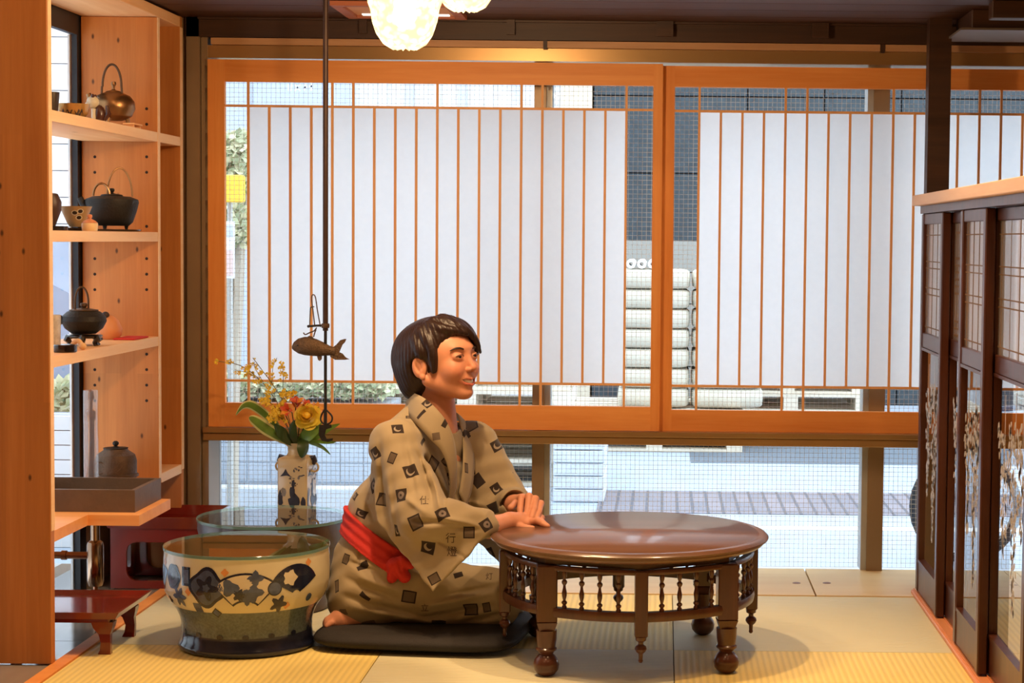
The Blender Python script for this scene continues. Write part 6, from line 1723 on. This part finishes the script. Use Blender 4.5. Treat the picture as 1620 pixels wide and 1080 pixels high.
def centres_of(tree, items):
    out = []
    for (px, py, hw_, hh, rt_, kd) in items:
        hit = tree.ray_cast(C0, ray(px, py).normalized())
        if hit[0] is None: continue
        p, n = hit[0], hit[1]
        if n.dot(p-C0) > 0: n = -n
        e1 = (Vector((1, 0, 0)) - n*n.x).normalized(); e2 = n.cross(e1)
        if e2.z < 0: e2 = -e2
        a = math.radians(rt_); f1 = e1*math.cos(a) + e2*math.sin(a); f2 = e2*math.cos(a) - e1*math.sin(a)
        mm = (p-C0).length/FPX
        out.append((np.array(p), np.array(f1)/(hw_*mm), np.array(f2)/(hh*mm), kd))
    return out
cen = centres_of(bvh, MOT)
# the same prints go on, unseen, over the back and the far side
rk = random.Random(5); fc = kv[kf].mean(1)
far_ids = np.nonzero(fc[:, 1] > 4.78)[0]
for k in range(60):
    p = fc[far_ids[rk.randrange(len(far_ids))]]
    if any(np.linalg.norm(p-c_[0]) < .05 for c_ in cen): continue
    cen.append((p, np.array((1, 0, .5))/.016, np.array((-.5, 0, 1))/.016, rk.randrange(3)))
def lay_print(V_, F_, centres):
    f_c = V_[F_].mean(1); best = np.full(len(F_), 1e9); bi_ = np.zeros(len(F_), int)
    for i, c_ in enumerate(centres):
        d2 = ((f_c - c_[0])**2).sum(1); m = d2 < best; best[m] = d2[m]; bi_[m] = i
    U = np.zeros((len(F_), 4, 2), np.float32); KD = np.zeros((len(F_), 4, 2), np.float32)
    for i, c_ in enumerate(centres):
        m = bi_ == i; q = V_[F_[m]] - c_[0]
        U[m, :, 0] = q @ c_[1]; U[m, :, 1] = q @ c_[2]; KD[m, :, 0] = c_[3]/10.0
    return U, KD
U, KD = lay_print(kv, kf, cen)
def kimono_mat():
    m, nt, b = nodes('tan_kimono_cloth'); L = nt.links
    def mth(op, a, b2=None, c2=None):
        n = N(nt, 'ShaderNodeMath', operation=op)
        for i, v in enumerate((a, b2, c2)):
            if v is None: continue
            if hasattr(v, 'node'): L.new(v, n.inputs[i])
            else: n.inputs[i].default_value = v
        return n.outputs[0]
    uv = N(nt, 'ShaderNodeUVMap', uv_map='print'); k_ = N(nt, 'ShaderNodeUVMap', uv_map='kind')
    s = N(nt, 'ShaderNodeSeparateXYZ'); L.new(uv.outputs[0], s.inputs[0]); sk = N(nt, 'ShaderNodeSeparateXYZ'); L.new(k_.outputs[0], sk.inputs[0])
    u_, v_ = s.outputs[0], s.outputs[1]; kd = mth('MULTIPLY', sk.outputs[0], 10.0)
    au, av = mth('ABSOLUTE', u_), mth('ABSOLUTE', v_)
    ins = mth('LESS_THAN', mth('MAXIMUM', au, av), 1.0)
    def isk(q): return mth('COMPARE', kd, float(q), .4)
    def disc(cx, cy, r):
        dx, dy = mth('SUBTRACT', u_, cx), mth('SUBTRACT', v_, cy)
        return mth('LESS_THAN', mth('ADD', mth('MULTIPLY', dx, dx), mth('MULTIPLY', dy, dy)), r*r)
    cres = mth('MULTIPLY', disc(-.05, -.05, .62), mth('SUBTRACT', 1.0, disc(.16, .16, .52)))
    chk = mth('LESS_THAN', mth('MAXIMUM', au, av), .78)
    ring_ = mth('MULTIPLY', disc(0, 0, .62), mth('SUBTRACT', 1.0, disc(0, 0, .2)))
    geo = N(nt, 'ShaderNodeNewGeometry')
    nz = N(nt, 'ShaderNodeTexNoise'); nz.inputs['Scale'].default_value = 9; nz.inputs['Detail'].default_value = 6; L.new(geo.outputs['Position'], nz.inputs['Vector'])
    wv = N(nt, 'ShaderNodeTexNoise'); wv.inputs['Scale'].default_value = 1; mp = N(nt, 'ShaderNodeMapping'); mp.inputs['Scale'].default_value = (900, 900, 60); L.new(geo.outputs['Position'], mp.inputs[0]); L.new(mp.outputs[0], wv.inputs['Vector'])
    cl_ = N(nt, 'ShaderNodeMix', data_type='RGBA'); setc(cl_.inputs['A'], lin((147, 132, 104))); setc(cl_.inputs['B'], lin((168, 152, 123))); L.new(nz.outputs['Fac'], cl_.inputs['Factor'])
    cur = cl_.outputs['Result']
    def over(mask, c):
        nonlocal cur
        x = N(nt, 'ShaderNodeMix', data_type='RGBA'); L.new(mask, x.inputs['Factor']); L.new(cur, x.inputs['A']); setc(x.inputs['B'], lin(c)); cur = x.outputs['Result']
    over(ins, (48, 38, 34))
    over(mth('MULTIPLY', mth('MULTIPLY', ins, isk(0)), cres), (150, 138, 122))
    over(mth('MULTIPLY', mth('MULTIPLY', ins, isk(1)), chk), (96, 82, 68))
    over(mth('MULTIPLY', mth('MULTIPLY', ins, isk(2)), ring_), (120, 108, 100))
    over(mth('MULTIPLY', ins, isk(4)), (104, 90, 76))
    L.new(cur, b.inputs['Base Color']); b.inputs['Roughness'].default_value = .85; b.inputs['Specular IOR Level'].default_value = .2; b.inputs['Sheen Weight'].default_value = .15
    bp = N(nt, 'ShaderNodeBump'); bp.inputs['Strength'].default_value = .15; bp.inputs['Distance'].default_value = .001; L.new(wv.outputs['Fac'], bp.inputs['Height']); L.new(bp.outputs[0], b.inputs['Normal'])
    return m
KM = kimono_mat()
kim = np_mesh('kimono', kv, kf, KM, PB)
for nm, arr in (('print', U), ('kind', KD)):
    uvl = kim.data.uv_layers.new(name=nm); uvl.data.foreach_set('uv', arr.reshape(-1))
# collar bands
def band(name, tops, bots, mat_, th=.0035, items=()):
    T_, B_ = smoothpath([P(*q) for q in tops], 5), smoothpath([P(*q) for q in bots], 5); V = []; F = []; n = len(T_)
    nc = 5
    for i in range(n):
        tg = (T_[min(i+1, n-1)] - T_[max(i-1, 0)]).normalized(); nr = tg.cross(B_[i]-T_[i]).normalized()
        if nr.dot(T_[i]-C0) > 0: nr = -nr
        for k in range(nc):
            f = k/(nc-1); p = T_[i].lerp(B_[i], f) + nr*(.0025*math.sin(math.pi*f)); V += [p + nr*th/2, p - nr*th/2]
    w = nc*2
    for i in range(n-1):
        for k in range(nc-1):
            a = i*w + k*2; b2 = a + w
            F += [(a, a+2, b2+2, b2), (a+1, b2+1, b2+3, a+3)]
        a = i*w; F += [(a, a+w, a+w+1, a+1), (a+w-2, a+w-1, a+2*w-1, a+2*w-2)]
    F += [tuple([0, 1, 3, 2]), (2, 3, 5, 4), (4, 5, 7, 6), (6, 7, 9, 8)]
    e = (n-1)*w; F += [(e, e+2, e+3, e+1), (e+2, e+4, e+5, e+3), (e+4, e+6, e+7, e+5), (e+6, e+8, e+9, e+7)]
    V = [Vector(v) for v in V]
    o = mk(name, V, F, mat_, kim, True)
    c_ = centres_of(BVHTree.FromPolygons([tuple(v) for v in V], F), items)
    if not c_: c_ = [(np.array((9.0, 9, 9)), np.array((9.0, 0, 0)), np.array((0, 0, 9.0)), 0)]
    u1, k1 = lay_print(np.array([tuple(v) for v in V]), np.array(F), c_)
    for nm, arr in (('print', u1), ('kind', k1)):
        o.data.uv_layers.new(name=nm).data.foreach_set('uv', arr.reshape(-1))
    return o
cloth_plain = flat('tan_collar_cloth', (176, 160, 130), .85, 0, .05, 20)
band('collar', [(648, 622, 4.80), (653, 621, 4.725), (672, 630, 4.665), (692, 648, 4.640), (707, 668, 4.635), (717, 692, 4.635), (722, 725, 4.640), (722, 770, 4.650)],
     [(641, 652, 4.82), (645, 656, 4.70), (660, 672, 4.635), (680, 694, 4.612), (697, 712, 4.608), (708, 738, 4.612), (712, 770, 4.622), (708, 806, 4.635)], KM, items=[(677,637,10,8,35,0),(666,655,9,3,40,3),(705,668,4,9,-25,3),(690,690,6,6,10,4)])
band('collar', [(648, 622, 4.80), (672, 628, 4.850), (705, 640, 4.850), (722, 655, 4.815), (729, 675, 4.775), (733, 705, 4.735), (732, 745, 4.70), (726, 780, 4.675)],
     [(641, 652, 4.82), (668, 664, 4.895), (715, 664, 4.90), (740, 672, 4.865), (748, 700, 4.815), (750, 735, 4.770), (746, 775, 4.730), (736, 805, 4.700)], KM, items=[(735,685,4,11,-15,3),(738,740,5,8,10,1)])
# red sash: follows the torso between two tilted planes
sc_ = P(620, 872, 4.74); nn_ = Vector((.55, .08, .83)).normalized()
Ob = Vol(K.xs, K.ys, K.zs)
pd = (X-sc_.x)*nn_.x + (Y_-sc_.y)*nn_.y + (Z_-sc_.z)*nn_.z
Ob.D = np.maximum(torsoD - .012 - .0015*np.sin(pd*300), np.abs(pd) - .030).astype(np.float32)
Ob.D = np.maximum(Ob.D, -(torsoD + .02)).astype(np.float32)
Ob.u(ell(P(628, 893, 4.590), (.026, .016, .020)), .01); Ob.u(cap(P(630, 893, 4.585), P(640, 912, 4.583), .012, .016), .01); Ob.u(cap(P(622, 895, 4.585), P(620, 914, 4.585), .010, .013), .008)
Ob.u(cap(P(636, 886, 4.583), P(650, 894, 4.583), .012, .010), .008)
Ob.cut(cap(P(631, 885, 4.572), P(634, 905, 4.570), .003), .004)
ov, of_ = Ob.mesh()
np_mesh('sash', ov, of_, flat('red_sash', (196, 44, 34), .8, 0, .08, 30, .3, 160), PB)
# printed characters on the sleeve
def chars(txt, px, py, size_px, name='lettering'):
    cu_ = bpy.data.curves.new('text', 'FONT'); cu_.body = txt; cu_.size = 1.0; cu_.align_x = 'CENTER'; cu_.align_y = 'CENTER'
    to = bpy.data.objects.new('text_tmp', cu_); COL.objects.link(to)
    bpy.context.view_layer.update()
    me = bpy.data.meshes.new_from_object(to.evaluated_get(bpy.context.evaluated_depsgraph_get()))
    bpy.data.objects.remove(to)
    V = []
    for v in me.vertices:
        hit = bvh.ray_cast(C0, ray(px + v.co.x*size_px, py - v.co.y*size_px).normalized())
        if hit[0] is None: return
        V.append(hit[0] - ray(px, py).normalized()*.0009)
    F = [tuple(p.vertices) for p in me.polygons]
    if V: mk(name, V, F, M['print_dark'], kim)
M['print_dark'] = flat('kimono_dark_print', (70, 52, 44), .8)
M['print_soft'] = flat('kimono_soft_print', (112, 94, 80), .8)
chars('行', 713, 852, 17); chars('燈', 715, 873, 17)
chars('仕', 675, 680, 13); chars('仕', 671, 792, 15); chars('立', 672, 962, 13); chars('灯', 774, 912, 12)
